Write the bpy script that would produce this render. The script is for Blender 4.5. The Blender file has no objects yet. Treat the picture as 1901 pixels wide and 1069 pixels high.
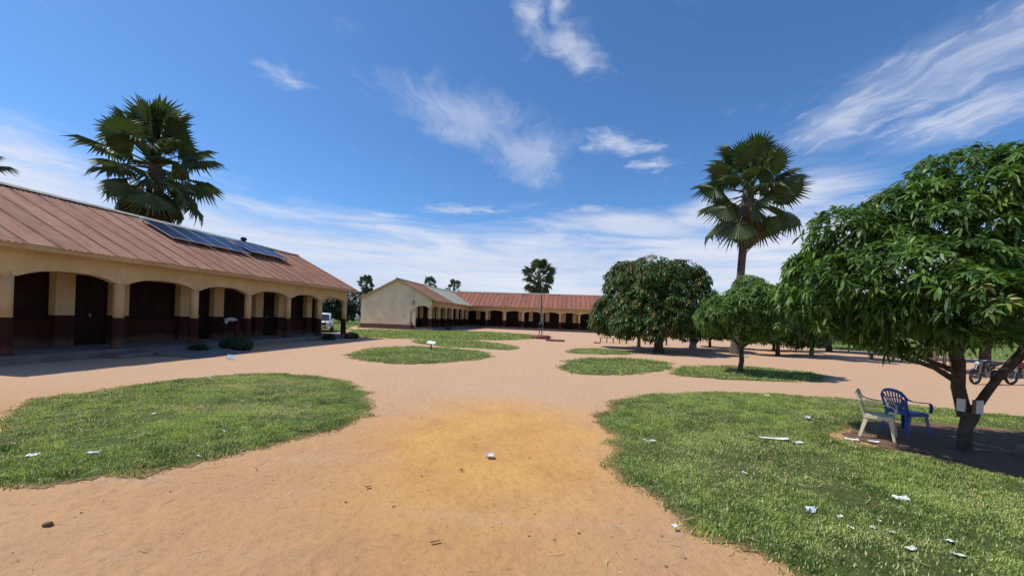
import bpy, math, random
import numpy as np
from mathutils import Matrix, Vector, noise as mnoise

# ------------------------------------------------------------------ camera, sky, sun, exposure
scene = bpy.context.scene
R = math.radians
cam = bpy.data.cameras.new('camera'); cam_o = bpy.data.objects.new('camera', cam)
scene.collection.objects.link(cam_o); scene.camera = cam_o
cam.sensor_width = 36; cam.lens = 36 * 740 / 1901; cam.shift_y = 0.0292
cam.clip_start = 0.05; cam.clip_end = 6000
cam_o.matrix_world = Matrix.Translation((0, 0, 2.0)) @ Matrix.Rotation(R(90), 4, 'X') @ Matrix.Rotation(R(2.18), 4, 'Z')

SUN_EL = R(57); SUN_DX, SUN_DY = 0.9986, -0.0523          # direction the shadows fall
sun = bpy.data.lights.new('sun', 'SUN'); sun.energy = 3.9; sun.angle = R(0.55); sun.color = (1, .955, .87)
sun_o = bpy.data.objects.new('sun', sun); scene.collection.objects.link(sun_o)
ray = Vector((SUN_DX * math.cos(SUN_EL), SUN_DY * math.cos(SUN_EL), -math.sin(SUN_EL)))
sun_o.rotation_euler = ray.to_track_quat('-Z', 'Y').to_euler(); sun_o.location = (-40, 10, 60)

scene.cycles.max_bounces = 7; scene.cycles.diffuse_bounces = 4; scene.cycles.glossy_bounces = 2; scene.cycles.transmission_bounces = 3
scene.view_settings.view_transform = 'Standard'; scene.view_settings.look = 'None'
scene.view_settings.exposure = 0.12; scene.view_settings.gamma = 1.0

world = bpy.data.worlds.new('World'); scene.world = world; world.use_nodes = True
wt = world.node_tree; wt.nodes.clear()


class NT:
    """small helper to write node graphs"""
    def __init__(s, tree): s.t = tree
    def n(s, typ, **kw):
        nd = s.t.nodes.new(typ)
        for k, v in kw.items(): setattr(nd, k, v)
        return nd
    def set(s, sock, v):
        if isinstance(v, bpy.types.NodeSocket): s.t.links.new(v, sock)
        elif v is not None: sock.default_value = v
    def math(s, op, a, b=None, c=None, clamp=False):
        nd = s.n('ShaderNodeMath', operation=op, use_clamp=clamp)
        for i, v in enumerate((a, b, c)): s.set(nd.inputs[i], v)
        return nd.outputs[0]
    def vmath(s, op, a, b=None):
        nd = s.n('ShaderNodeVectorMath', operation=op); s.set(nd.inputs[0], a)
        if op == 'SCALE': s.set(nd.inputs['Scale'], b)
        elif b is not None: s.set(nd.inputs[1], b)
        return nd.outputs['Value'] if op in ('LENGTH', 'DOT_PRODUCT') else nd.outputs[0]
    def ramp(s, v, lo, hi, a=0., b=1., smooth=True):
        nd = s.n('ShaderNodeMapRange'); nd.interpolation_type = 'SMOOTHSTEP' if smooth else 'LINEAR'
        s.set(nd.inputs[0], v); s.set(nd.inputs[1], lo); s.set(nd.inputs[2], hi); s.set(nd.inputs[3], a); s.set(nd.inputs[4], b)
        return nd.outputs[0]
    def mix(s, f, a, b, mode='MIX'):
        nd = s.n('ShaderNodeMix', data_type='RGBA', blend_type=mode)
        s.set(nd.inputs[0], f)
        for sock, v in ((nd.inputs[6], a), (nd.inputs[7], b)):
            if isinstance(v, tuple) and len(v) == 3: v = (*v, 1)
            s.set(sock, v)
        return nd.outputs[2]
    def noise(s, vec, scale, detail=4, rough=.55, dist=0., col=False):
        nd = s.n('ShaderNodeTexNoise'); s.set(nd.inputs['Vector'], vec)
        nd.inputs['Scale'].default_value = scale; nd.inputs['Detail'].default_value = detail
        nd.inputs['Roughness'].default_value = rough; nd.inputs['Distortion'].default_value = dist
        return nd.outputs['Color' if col else 'Fac']
    def mapping(s, vec, loc=(0, 0, 0), rot=(0, 0, 0), scale=(1, 1, 1), typ='POINT'):
        nd = s.n('ShaderNodeMapping', vector_type=typ); s.set(nd.inputs[0], vec)
        nd.inputs[1].default_value = loc; nd.inputs[2].default_value = rot; nd.inputs[3].default_value = scale
        return nd.outputs[0]


def build_sky():
    g = NT(wt)
    sky = g.n('ShaderNodeTexSky', sky_type='NISHITA'); sky.sun_disc = False
    sky.sun_elevation = SUN_EL; sky.sun_rotation = math.atan2(-SUN_DX, -SUN_DY)
    sky.air_density = 1.0; sky.dust_density = 0.7; sky.ozone_density = 2.2; sky.altitude = 600
    d = g.vmath('NORMALIZE', g.n('ShaderNodeTexCoord').outputs['Generated'])
    sep = g.n('ShaderNodeSeparateXYZ'); g.set(sep.inputs[0], d)
    dz = g.math('MAXIMUM', sep.outputs[2], 0.02)
    q = g.vmath('SCALE', d, g.math('DIVIDE', 1.0, dz))            # point where the ray meets a flat cloud layer
    qd = g.vmath('MULTIPLY', q, (1., 1., 0.))
    warp = g.noise(qd, 2.2, 3, .55, 0, True)
    wv = g.vmath('SUBTRACT', warp, (.5, .5, .5))
    qw = g.vmath('ADD', qd, g.vmath('SCALE', wv, .36))
    puff = g.noise(qw, 8.0, 4, .6)
    soft = g.noise(qd, 2.6, 3, .6)
    ripple = g.noise(g.mapping(qw, (0, 0, 0), (0, 0, R(24)), (15, 5.0, 1)), 1.0, 3, .55)
    feather = g.noise(g.mapping(qw, (0, 0, 0), (0, 0, R(-52)), (16, 3.0, 1)), 1.0, 4, .62)

    def blob(c, ang, rx, ry, vec=qw):
        """1 at the centre, 0 on the ellipse, negative outside"""
        v = g.mapping(vec, (c[0], c[1], 0), (0, 0, R(ang)), (rx, ry, 1), 'TEXTURE')
        return g.math('SUBTRACT', 1., g.vmath('LENGTH', v))
    def union(*bl):
        t = bl[0]
        for x in bl[1:]: t = g.math('MAXIMUM', t, x)
        return t
    parts = []
    # long rippled cirrus bank on the right
    m = union(blob((1.56, 1.80), 78, .62, .26), blob((1.66, 1.42), 80, .62, .24), blob((2.05, 1.80), 84, .5, .34))
    parts.append(g.math('MULTIPLY', g.ramp(g.math('ADD', g.math('MULTIPLY', m, .42), g.math('ADD', g.math('MULTIPLY', ripple, .75), g.math('MULTIPLY', puff, .3))), .50, 1.0), .66))
    parts.append(g.math('MULTIPLY', g.ramp(g.math('ADD', g.math('MULTIPLY', m, .7), g.math('MULTIPLY', soft, .6)), .28, .95), .42))
    # faint feathery veil in the middle
    m = union(blob((-.26, 2.05), 40, .50, .34), blob((.05, 2.45), 75, .62, .30))
    parts.append(g.math('MULTIPLY', g.ramp(g.math('ADD', g.math('MULTIPLY', m, .42), g.math('ADD', g.math('MULTIPLY', feather, .42), g.math('MULTIPLY', soft, .42))), .36, .85), .50))
    # small puffs
    bl = union(blob((.55, 2.25), 15, .34, .15), blob((.84, 2.52), 0, .2, .13), blob((.02, 1.35), 75, .20, .10), blob((.22, 1.5), 50, .20, .08), blob((.13, 1.30), 60, .15, .08), blob((-1.02, 1.72), 60, .14, .11), blob((-.5, 3.75), 0, .5, .2), blob((.62, 3.6), 0, .3, .18), blob((-1.3, 4.1), 0, .45, .18))
    parts.append(g.math('MULTIPLY', g.ramp(g.math('ADD', g.math('MULTIPLY', bl, .40), g.math('MULTIPLY', puff, .95)), .46, 1.02), .78))
    # streaky bank on the left
    m = union(blob((-3.5, 2.75), 60, .75, .36), blob((-4.5, 3.1), 80, 1.2, .5))
    parts.append(g.math('MULTIPLY', g.ramp(g.math('ADD', g.math('MULTIPLY', m, .55), g.math('MULTIPLY', puff, .65)), .36, .82), .85))
    # low pale bank all the way round the horizon, with a ragged upper edge
    bankn = g.noise(g.mapping(d, (0, 0, 0), (0, 0, 0), (1, 1, 6)), 3.0, 6, .62, .5)
    elev = g.math('ADD', sep.outputs[2], g.math('MULTIPLY', g.math('SUBTRACT', bankn, .5), -.26))
    streak = g.noise(g.mapping(d, (0, 0, 0), (R(3), 0, 0), (1.2, 1.2, 20)), 3.2, 5, .62)
    bank = g.math('MULTIPLY', g.ramp(elev, .275, .14), g.ramp(streak, .25, .60, .60, 1.))
    parts.append(bank)
    # higher tongue of the bank towards the right
    m = union(blob((1.9, 3.4), 100, 1.3, .6, qd), blob((1.3, 4.2), 20, 1.2, .7, qd))
    parts.append(g.math('MULTIPLY', g.ramp(g.math('ADD', g.math('MULTIPLY', m, .6), g.math('MULTIPLY', bankn, .8)), .35, .85), .85))
    # loose scattered cirrus everywhere else
    parts.append(g.math('MULTIPLY', g.math('MULTIPLY', g.ramp(soft, .58, .78), g.ramp(sep.outputs[2], .12, .3)), g.math('MULTIPLY', g.ramp(feather, .4, .7), .22)))
    tot = None
    for p in parts: tot = p if tot is None else g.math('MAXIMUM', tot, p)
    tint = g.mix(1.0, sky.outputs[0], (.76, 1.17, 1.56), 'MULTIPLY')
    cloudcol = g.mix(g.ramp(bankn, .3, .7), (6.0, 6.7, 8.4), (7.8, 8.1, 9.2))
    col = g.mix(g.math('MULTIPLY', tot, .95), tint, cloudcol)
    bg = g.n('ShaderNodeBackground'); g.set(bg.inputs[0], col); bg.inputs[1].default_value = 0.092
    out = g.n('ShaderNodeOutputWorld'); g.set(out.inputs[0], bg.outputs[0])


build_sky()
world.cycles.sampling_method = 'MANUAL'; world.cycles.sample_map_resolution = 256

# ------------------------------------------------------------------ helpers
COL = scene.collection
rnd = random.Random(7)
rng = np.random.default_rng(11)


def tag(o, label=None, cat=None, group=None, kind=None):
    for k, v in (('label', label), ('category', cat), ('group', group), ('kind', kind)):
        if v is not None: o[k] = v
    return o


def link(o, parent=None):
    COL.objects.link(o)
    if parent is not None: o.parent = parent
    return o


def empty(name, loc=(0, 0, 0), rz=0., label=None, cat=None, group=None, parent=None):
    o = bpy.data.objects.new(name, None); o.location = loc; o.rotation_euler = (0, 0, rz); o.empty_display_size = .2
    link(o, parent); return tag(o, label, cat, group)


def copy_tree(o, parent=None):
    c = o.copy(); COL.objects.link(c); c.parent = parent
    for ch in [x for x in o.children]: copy_tree(ch, c)
    return c


def mesh_np(name, verts, faces_flat, sizes, mats, attrs=None, smooth=False):
    """mesh from numpy arrays; faces_flat: vertex index per loop, sizes: loops per face"""
    me = bpy.data.meshes.new(name)
    verts = np.asarray(verts, np.float32).reshape(-1, 3); faces_flat = np.asarray(faces_flat, np.int32); sizes = np.asarray(sizes, np.int32)
    me.vertices.add(len(verts)); me.vertices.foreach_set('co', verts.ravel())
    me.loops.add(len(faces_flat)); me.loops.foreach_set('vertex_index', faces_flat)
    me.polygons.add(len(sizes))
    st = np.zeros(len(sizes), np.int32); st[1:] = np.cumsum(sizes)[:-1]
    me.polygons.foreach_set('loop_start', st)
    if smooth: me.polygons.foreach_set('use_smooth', np.ones(len(sizes), bool))
    for k, v in (attrs or {}).items():
        a = me.attributes.new(k, 'FLOAT', 'POINT'); a.data.foreach_set('value', np.asarray(v, np.float32))
    me.update(calc_edges=True)
    for m in (mats if isinstance(mats, (list, tuple)) else [mats]): me.materials.append(m)
    return me


class MB:
    """collects shapes, then builds ONE mesh object"""
    def __init__(s): s.v = []; s.f = []; s.sm = []
    def add(s, vs, fs, smooth=False):
        b = len(s.v); s.v += [tuple(v) for v in vs]
        for f in fs: s.f.append([b + i for i in f]); s.sm.append(smooth)
        return s
    def box(s, c, size, M=None):
        x, y, z = (k / 2 for k in size)
        vs = [Vector((a * x, b * y, e * z)) for a in (-1, 1) for b in (-1, 1) for e in (-1, 1)]
        if M is not None: vs = [M @ v for v in vs]
        vs = [v + Vector(c) for v in vs]
        return s.add(vs, [(0, 1, 3, 2), (4, 6, 7, 5), (0, 4, 5, 1), (2, 3, 7, 6), (0, 2, 6, 4), (1, 5, 7, 3)])
    def bb(s, x0, x1, y0, y1, z0, z1): return s.box(((x0 + x1) / 2, (y0 + y1) / 2, (z0 + z1) / 2), (x1 - x0, y1 - y0, z1 - z0))
    def tube(s, pts, rad, n=8, cap=True, smooth=True, squash=1.):
        pts = [Vector(p) for p in pts]
        if not isinstance(rad, (list, tuple)): rad = [rad] * len(pts)
        rings = []; up = None
        for i, p in enumerate(pts):
            t = (pts[min(i + 1, len(pts) - 1)] - pts[max(i - 1, 0)]).normalized()
            if up is None:
                up = t.orthogonal().normalized()
                if abs(t.z) < .9: up = (Vector((0, 0, 1)) - t * t.z).normalized()
            up = (up - t * up.dot(t)).normalized(); sd = t.cross(up)
            rings.append([p + (sd * math.cos(a) + up * math.sin(a) * squash) * rad[i] for a in (2 * math.pi * k / n for k in range(n))])
        vs = [v for r in rings for v in r]; fs = []
        for i in range(len(pts) - 1):
            for k in range(n):
                a = i * n + k; b = i * n + (k + 1) % n; fs.append((a, b, b + n, a + n))
        s.add(vs, fs, smooth)
        if cap:
            s.add(rings[0], [tuple(range(n))[::-1]]); s.add(rings[-1], [tuple(range(n))])
        return s
    def lathe(s, prof, n=16, c=(0, 0, 0), M=None, smooth=True):
        vs = []
        for r, z in prof:
            for k in range(n):
                a = 2 * math.pi * k / n; v = Vector((r * math.cos(a), r * math.sin(a), z))
                if M is not None: v = M @ v
                vs.append(v + Vector(c))
        fs = []
        for i in range(len(prof) - 1):
            for k in range(n):
                a = i * n + k; b = i * n + (k + 1) % n; fs.append((a, b, b + n, a + n))
        return s.add(vs, fs, smooth)
    def ribbon(s, pts, widths, thick, side):
        """flat band swept along pts; side: vectors across the band"""
        n = len(pts); vs = []; fs = []
        for i in range(n):
            p = Vector(pts[i]); t = (Vector(pts[min(i + 1, n - 1)]) - Vector(pts[max(i - 1, 0)])).normalized()
            sd = Vector(side[i] if isinstance(side, list) else side); sd = (sd - t * sd.dot(t)).normalized(); nn = t.cross(sd)
            w = (widths[i] if isinstance(widths, (list, tuple)) else widths) / 2; h = thick / 2
            vs += [p + sd * w + nn * h, p - sd * w + nn * h, p - sd * w - nn * h, p + sd * w - nn * h]
        for i in range(n - 1):
            for k in range(4):
                a = i * 4 + k; b = i * 4 + (k + 1) % 4; fs.append((a, b, b + 4, a + 4))
        fs += [(3, 2, 1, 0), tuple(range(4 * n - 4, 4 * n))]
        return s.add(vs, fs)
    def strip_solid(s, xs, zlo, zhi, y0, y1, flip=False):
        """solid between two curves over xs, thickness y0..y1 (flip: runs along y, thickness along x)"""
        vs = []; fs = []; n = len(xs)
        for x, a, b in zip(xs, zlo, zhi):
            for (yy, zz) in ((y0, a), (y0, b), (y1, b), (y1, a)): vs.append((yy, x, zz) if flip else (x, yy, zz))
        for i in range(n - 1):
            for k in range(4):
                a = i * 4 + k; b = i * 4 + (k + 1) % 4; fs.append((a, b, b + 4, a + 4))
        fs += [(3, 2, 1, 0), tuple(range(4 * n - 4, 4 * n))]
        return s.add(vs, fs)
    def mesh(s, name, mat):
        me = bpy.data.meshes.new(name); me.from_pydata(s.v, [], s.f); me.polygons.foreach_set('use_smooth', s.sm)
        for m in (mat if isinstance(mat, (list, tuple)) else [mat]): me.materials.append(m)
        me.update(); return me
    def build(s, name, mat, parent=None, bevel=0., fix=True):
        me = s.mesh(name, mat)
        if fix:
            import bmesh
            bm = bmesh.new(); bm.from_mesh(me); bmesh.ops.recalc_face_normals(bm, faces=bm.faces); bm.to_mesh(me); bm.free()
        o = bpy.data.objects.new(name, me); link(o, parent)
        if bevel:
            md = o.modifiers.new('bevel', 'BEVEL'); md.width = bevel; md.segments = 2; md.limit_method = 'ANGLE'
        return o


# ------------------------------------------------------------------ materials
def new_mat(name):
    m = bpy.data.materials.new(name); m.use_nodes = True; m.node_tree.nodes.clear()
    g = NT(m.node_tree); b = g.n('ShaderNodeBsdfPrincipled'); o = g.n('ShaderNodeOutputMaterial')
    m.node_tree.links.new(b.outputs[0], o.inputs[0]); return m, g, b, o


def plain(name, col, rough=.6, metal=0., var=.12, scale=6., bump=0., bscale=40., spec=None, dirt=None):
    m, g, b, o = new_mat(name)
    P = g.n('ShaderNodeTexCoord').outputs['Object']
    f = g.noise(P, scale, 5, .6)
    lo = tuple(c * (1 - var) for c in col); hi = tuple(min(1, c * (1 + var)) for c in col)
    c = g.mix(g.ramp(f, .3, .7), lo, hi)
    if dirt:
        c = g.mix(g.math('MULTIPLY', g.ramp(g.noise(g.mapping(P, (3, 1, 7)), scale * .35, 6, .65), .48, .75), dirt[1]), c, dirt[0])
    g.set(b.inputs['Base Color'], c); b.inputs['Roughness'].default_value = rough; b.inputs['Metallic'].default_value = metal
    if spec is not None: b.inputs['Specular IOR Level'].default_value = spec
    if bump:
        bn = g.n('ShaderNodeBump'); bn.inputs['Strength'].default_value = bump; bn.inputs['Distance'].default_value = .01
        g.set(bn.inputs['Height'], g.noise(P, bscale, 4, .6)); g.set(b.inputs['Normal'], bn.outputs[0])
    return m


def wall_mat(name, col, dirt):
    """painted plaster: blotches, vertical streaks"""
    m, g, b, o = new_mat(name)
    P = g.n('ShaderNodeTexCoord').outputs['Object']
    c = g.mix(g.ramp(g.noise(P, 1.1, 6, .62), .3, .72), tuple(k * .86 for k in col), tuple(min(1, k * 1.07) for k in col))
    st = g.noise(g.mapping(P, (0, 0, 0), (0, 0, 0), (5, 5, .45)), 1.6, 5, .65)
    c = g.mix(g.math('MULTIPLY', g.ramp(st, .5, .78), .42), c, dirt)
    c = g.mix(g.math('MULTIPLY', g.ramp(g.noise(P, 26, 4, .7), .56, .74), .22), c, dirt)
    sz = g.n('ShaderNodeSeparateXYZ'); g.set(sz.inputs[0], P)            # dust splashed up from the yard
    spl = g.ramp(g.math('ADD', sz.outputs[2], g.math('MULTIPLY', g.noise(P, 2.6, 5, .7), -.9)), .25, -.15)
    c = g.mix(g.math('MULTIPLY', spl, .45), c, (.24, .14, .085))
    c = g.mix(g.math('MULTIPLY', g.ramp(g.noise(P, 5.5, 5, .75), .62, .66), .35), c, tuple(min(1, k * 1.5 + .03) for k in dirt))
    g.set(b.inputs['Base Color'], c); b.inputs['Roughness'].default_value = .9; b.inputs['Specular IOR Level'].default_value = .12
    bn = g.n('ShaderNodeBump'); bn.inputs['Strength'].default_value = .35; bn.inputs['Distance'].default_value = .012
    g.set(bn.inputs['Height'], g.noise(P, 9, 6, .65)); g.set(b.inputs['Normal'], bn.outputs[0])
    return m


def roof_mat(name, col, worn, dark):
    m, g, b, o = new_mat(name)
    P = g.n('ShaderNodeTexCoord').outputs['Object']
    oi = g.n('ShaderNodeObjectInfo').outputs['Random']
    Q = g.vmath('ADD', P, g.vmath('SCALE', (17., 9., 3.), oi))
    c = g.mix(g.ramp(g.noise(g.mapping(Q, (0, 0, 0), (0, 0, 0), (6, .5, .5)), 1.2, 6, .65), .3, .72), col, worn)
    c = g.mix(g.math('MULTIPLY', g.ramp(g.noise(Q, 2.3, 6, .7), .45, .75), .55), c, dark)
    c = g.mix(g.math('MULTIPLY', g.ramp(g.noise(g.mapping(Q, (5, 5, 5)), .8, 4, .6), .5, .7), .4), c, worn)
    c = g.mix(1., c, g.mix(oi, (.84, .84, .84), (1.1, 1.08, 1.06)), 'MULTIPLY')
    sx = g.n('ShaderNodeSeparateXYZ'); g.set(sx.inputs[0], P)          # grime caught in the overlap of each sheet
    c = g.mix(g.math('MULTIPLY', g.ramp(g.math('ADD', sx.outputs[0], g.math('MULTIPLY', g.noise(P, 3, 3, .6), .06)), .20, .08), g.ramp(g.noise(g.mapping(Q, (2, 2, 2)), 1.1, 3, .6), .3, .6, .45, .95)), c, tuple(k * .32 for k in dark))
    c = g.mix(g.math('MULTIPLY', g.ramp(g.noise(g.mapping(Q, (7, 3, 1)), 5.5, 5, .75), .60, .70), .6), c, (.17, .075, .04))
    g.set(b.inputs['Base Color'], c); b.inputs['Roughness'].default_value = .7; b.inputs['Specular IOR Level'].default_value = .15
    return m


def leaf_mat(name, dark, light, odd, trans=.25, rough=.42, oddamt=.06, spec=.5):
    m, g, b, o = new_mat(name)
    at = g.n('ShaderNodeAttribute'); at.attribute_name = 'tone'
    t = at.outputs['Fac']
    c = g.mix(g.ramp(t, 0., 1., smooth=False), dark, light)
    c = g.mix(g.ramp(t, 1 - oddamt, 1 - oddamt * .7), c, odd)
    g.set(b.inputs['Base Color'], c); b.inputs['Roughness'].default_value = rough; b.inputs['Specular IOR Level'].default_value = spec
    tr = g.n('ShaderNodeBsdfTranslucent'); g.set(tr.inputs[0], g.mix(1., c, (1.5, 1.55, .7), 'MULTIPLY'))
    mx = g.n('ShaderNodeMixShader'); mx.inputs[0].default_value = trans
    m.node_tree.links.new(b.outputs[0], mx.inputs[1]); m.node_tree.links.new(tr.outputs[0], mx.inputs[2]); m.node_tree.links.new(mx.outputs[0], o.inputs[0])
    return m


def sand_mat():
    m, g, b, o = new_mat('sand')
    P = g.n('ShaderNodeNewGeometry').outputs['Position']
    big = g.noise(P, .16, 5, .6); mid = g.noise(P, 1.1, 6, .65); fine = g.noise(P, 14, 6, .7); gr = g.noise(P, 130, 3, .7)
    c = g.mix(g.ramp(big, .35, .65), (.545, .30, .138), (.62, .365, .18))
    c = g.mix(g.math('MULTIPLY', g.ramp(mid, .42, .75), .45), c, (.42, .235, .14))
    sp = g.n('ShaderNodeSeparateXYZ'); g.set(sp.inputs[0], P)
    c = g.mix(g.math('MULTIPLY', g.ramp(g.math('ADD', sp.outputs[1], g.math('MULTIPLY', big, 5.)), 8.5, 14.), .8), c, g.mix(mid, (.545, .335, .205), (.635, .43, .29)))
    # patch of fresh yellow sand spread in the middle of the path
    v = g.mapping(g.vmath('ADD', P, g.vmath('SCALE', g.vmath('SUBTRACT', g.noise(P, .9, 5, .6, 0, True), (.5, .5, .5)), 1.6)), (-.2, 6.6, 0), (0, 0, R(-4)), (2.45, 4.0, 1e4), 'TEXTURE')
    om = g.ramp(g.vmath('LENGTH', v), 1.1, .35)
    c = g.mix(g.math('MULTIPLY', om, .85), c, g.mix(g.ramp(mid, .35, .7), (.72, .39, .105), (.61, .30, .08)))
    c = g.mix(g.math('MULTIPLY', g.math('MULTIPLY', g.ramp(g.noise(P, .8, 3, .6), .60, .70), g.ramp(g.noise(P, 60, 3, .7), .60, .68)), .8), c, (.72, .66, .58))
    # greyer trodden ground further along and pale dusty streaks
    c = g.mix(g.math('MULTIPLY', g.ramp(g.noise(g.mapping(P, (0, 0, 0), (0, 0, R(-8)), (.35, 1.6, 1)), .9, 6, .65), .52, .72), .35), c, (.58, .40, .29))
    c = g.mix(g.math('MULTIPLY', g.ramp(g.noise(P, 3.2, 6, .72), .60, .72), .42), c, (.27, .145, .085))
    c = g.mix(g.math('MULTIPLY', g.ramp(fine, .48, .72), .45), c, (.31, .17, .095))
    c = g.mix(g.math('MULTIPLY', g.ramp(gr, .52, .72), .5), c, (.24, .125, .07))
    c = g.mix(g.math('MULTIPLY', g.ramp(gr, .47, .25), .45), c, (.70, .48, .31))
    g.set(b.inputs['Base Color'], c); b.inputs['Roughness'].default_value = .95; b.inputs['Specular IOR Level'].default_value = .15
    h = g.math('ADD', g.math('MULTIPLY', g.noise(P, 4.2, 8, .75, .3), .38), g.math('ADD', g.math('MULTIPLY', fine, .30), g.math('MULTIPLY', gr, .13)))
    st = g.noise(g.mapping(P, (0, 0, 0), (0, 0, R(-20)), (2.2, 9, 1)), 1.4, 6, .7)
    h = g.math('ADD', h, g.math('MULTIPLY', g.math('MULTIPLY', st, om), .35))
    bn = g.n('ShaderNodeBump'); bn.inputs['Strength'].default_value = 1.; bn.inputs['Distance'].default_value = .06
    g.set(bn.inputs['Height'], h); g.set(b.inputs['Normal'], bn.outputs[0])
    return m


def turf_mat(name, a, bcol, soil, rim=False):
    m, g, b, o = new_mat(name)
    P = g.n('ShaderNodeNewGeometry').outputs['Position']
    c = g.mix(g.ramp(g.noise(P, 7, 6, .7), .3, .7), a, bcol)
    c = g.mix(g.math('MULTIPLY', g.ramp(g.noise(P, 2.2, 6, .7), .52, .7), .7), c, soil)
    if rim:
        at = g.n('ShaderNodeAttribute'); at.attribute_name = 'rim'
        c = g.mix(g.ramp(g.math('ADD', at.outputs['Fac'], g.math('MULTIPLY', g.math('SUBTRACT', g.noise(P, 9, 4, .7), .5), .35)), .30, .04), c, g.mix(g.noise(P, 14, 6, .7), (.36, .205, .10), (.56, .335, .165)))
    g.set(b.inputs['Base Color'], c); b.inputs['Roughness'].default_value = .9; b.inputs['Specular IOR Level'].default_value = .1
    bn = g.n('ShaderNodeBump'); bn.inputs['Strength'].default_value = 1.; bn.inputs['Distance'].default_value = .05
    g.set(bn.inputs['Height'], g.noise(P, 22, 6, .75)); g.set(b.inputs['Normal'], bn.outputs[0])
    return m


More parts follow.
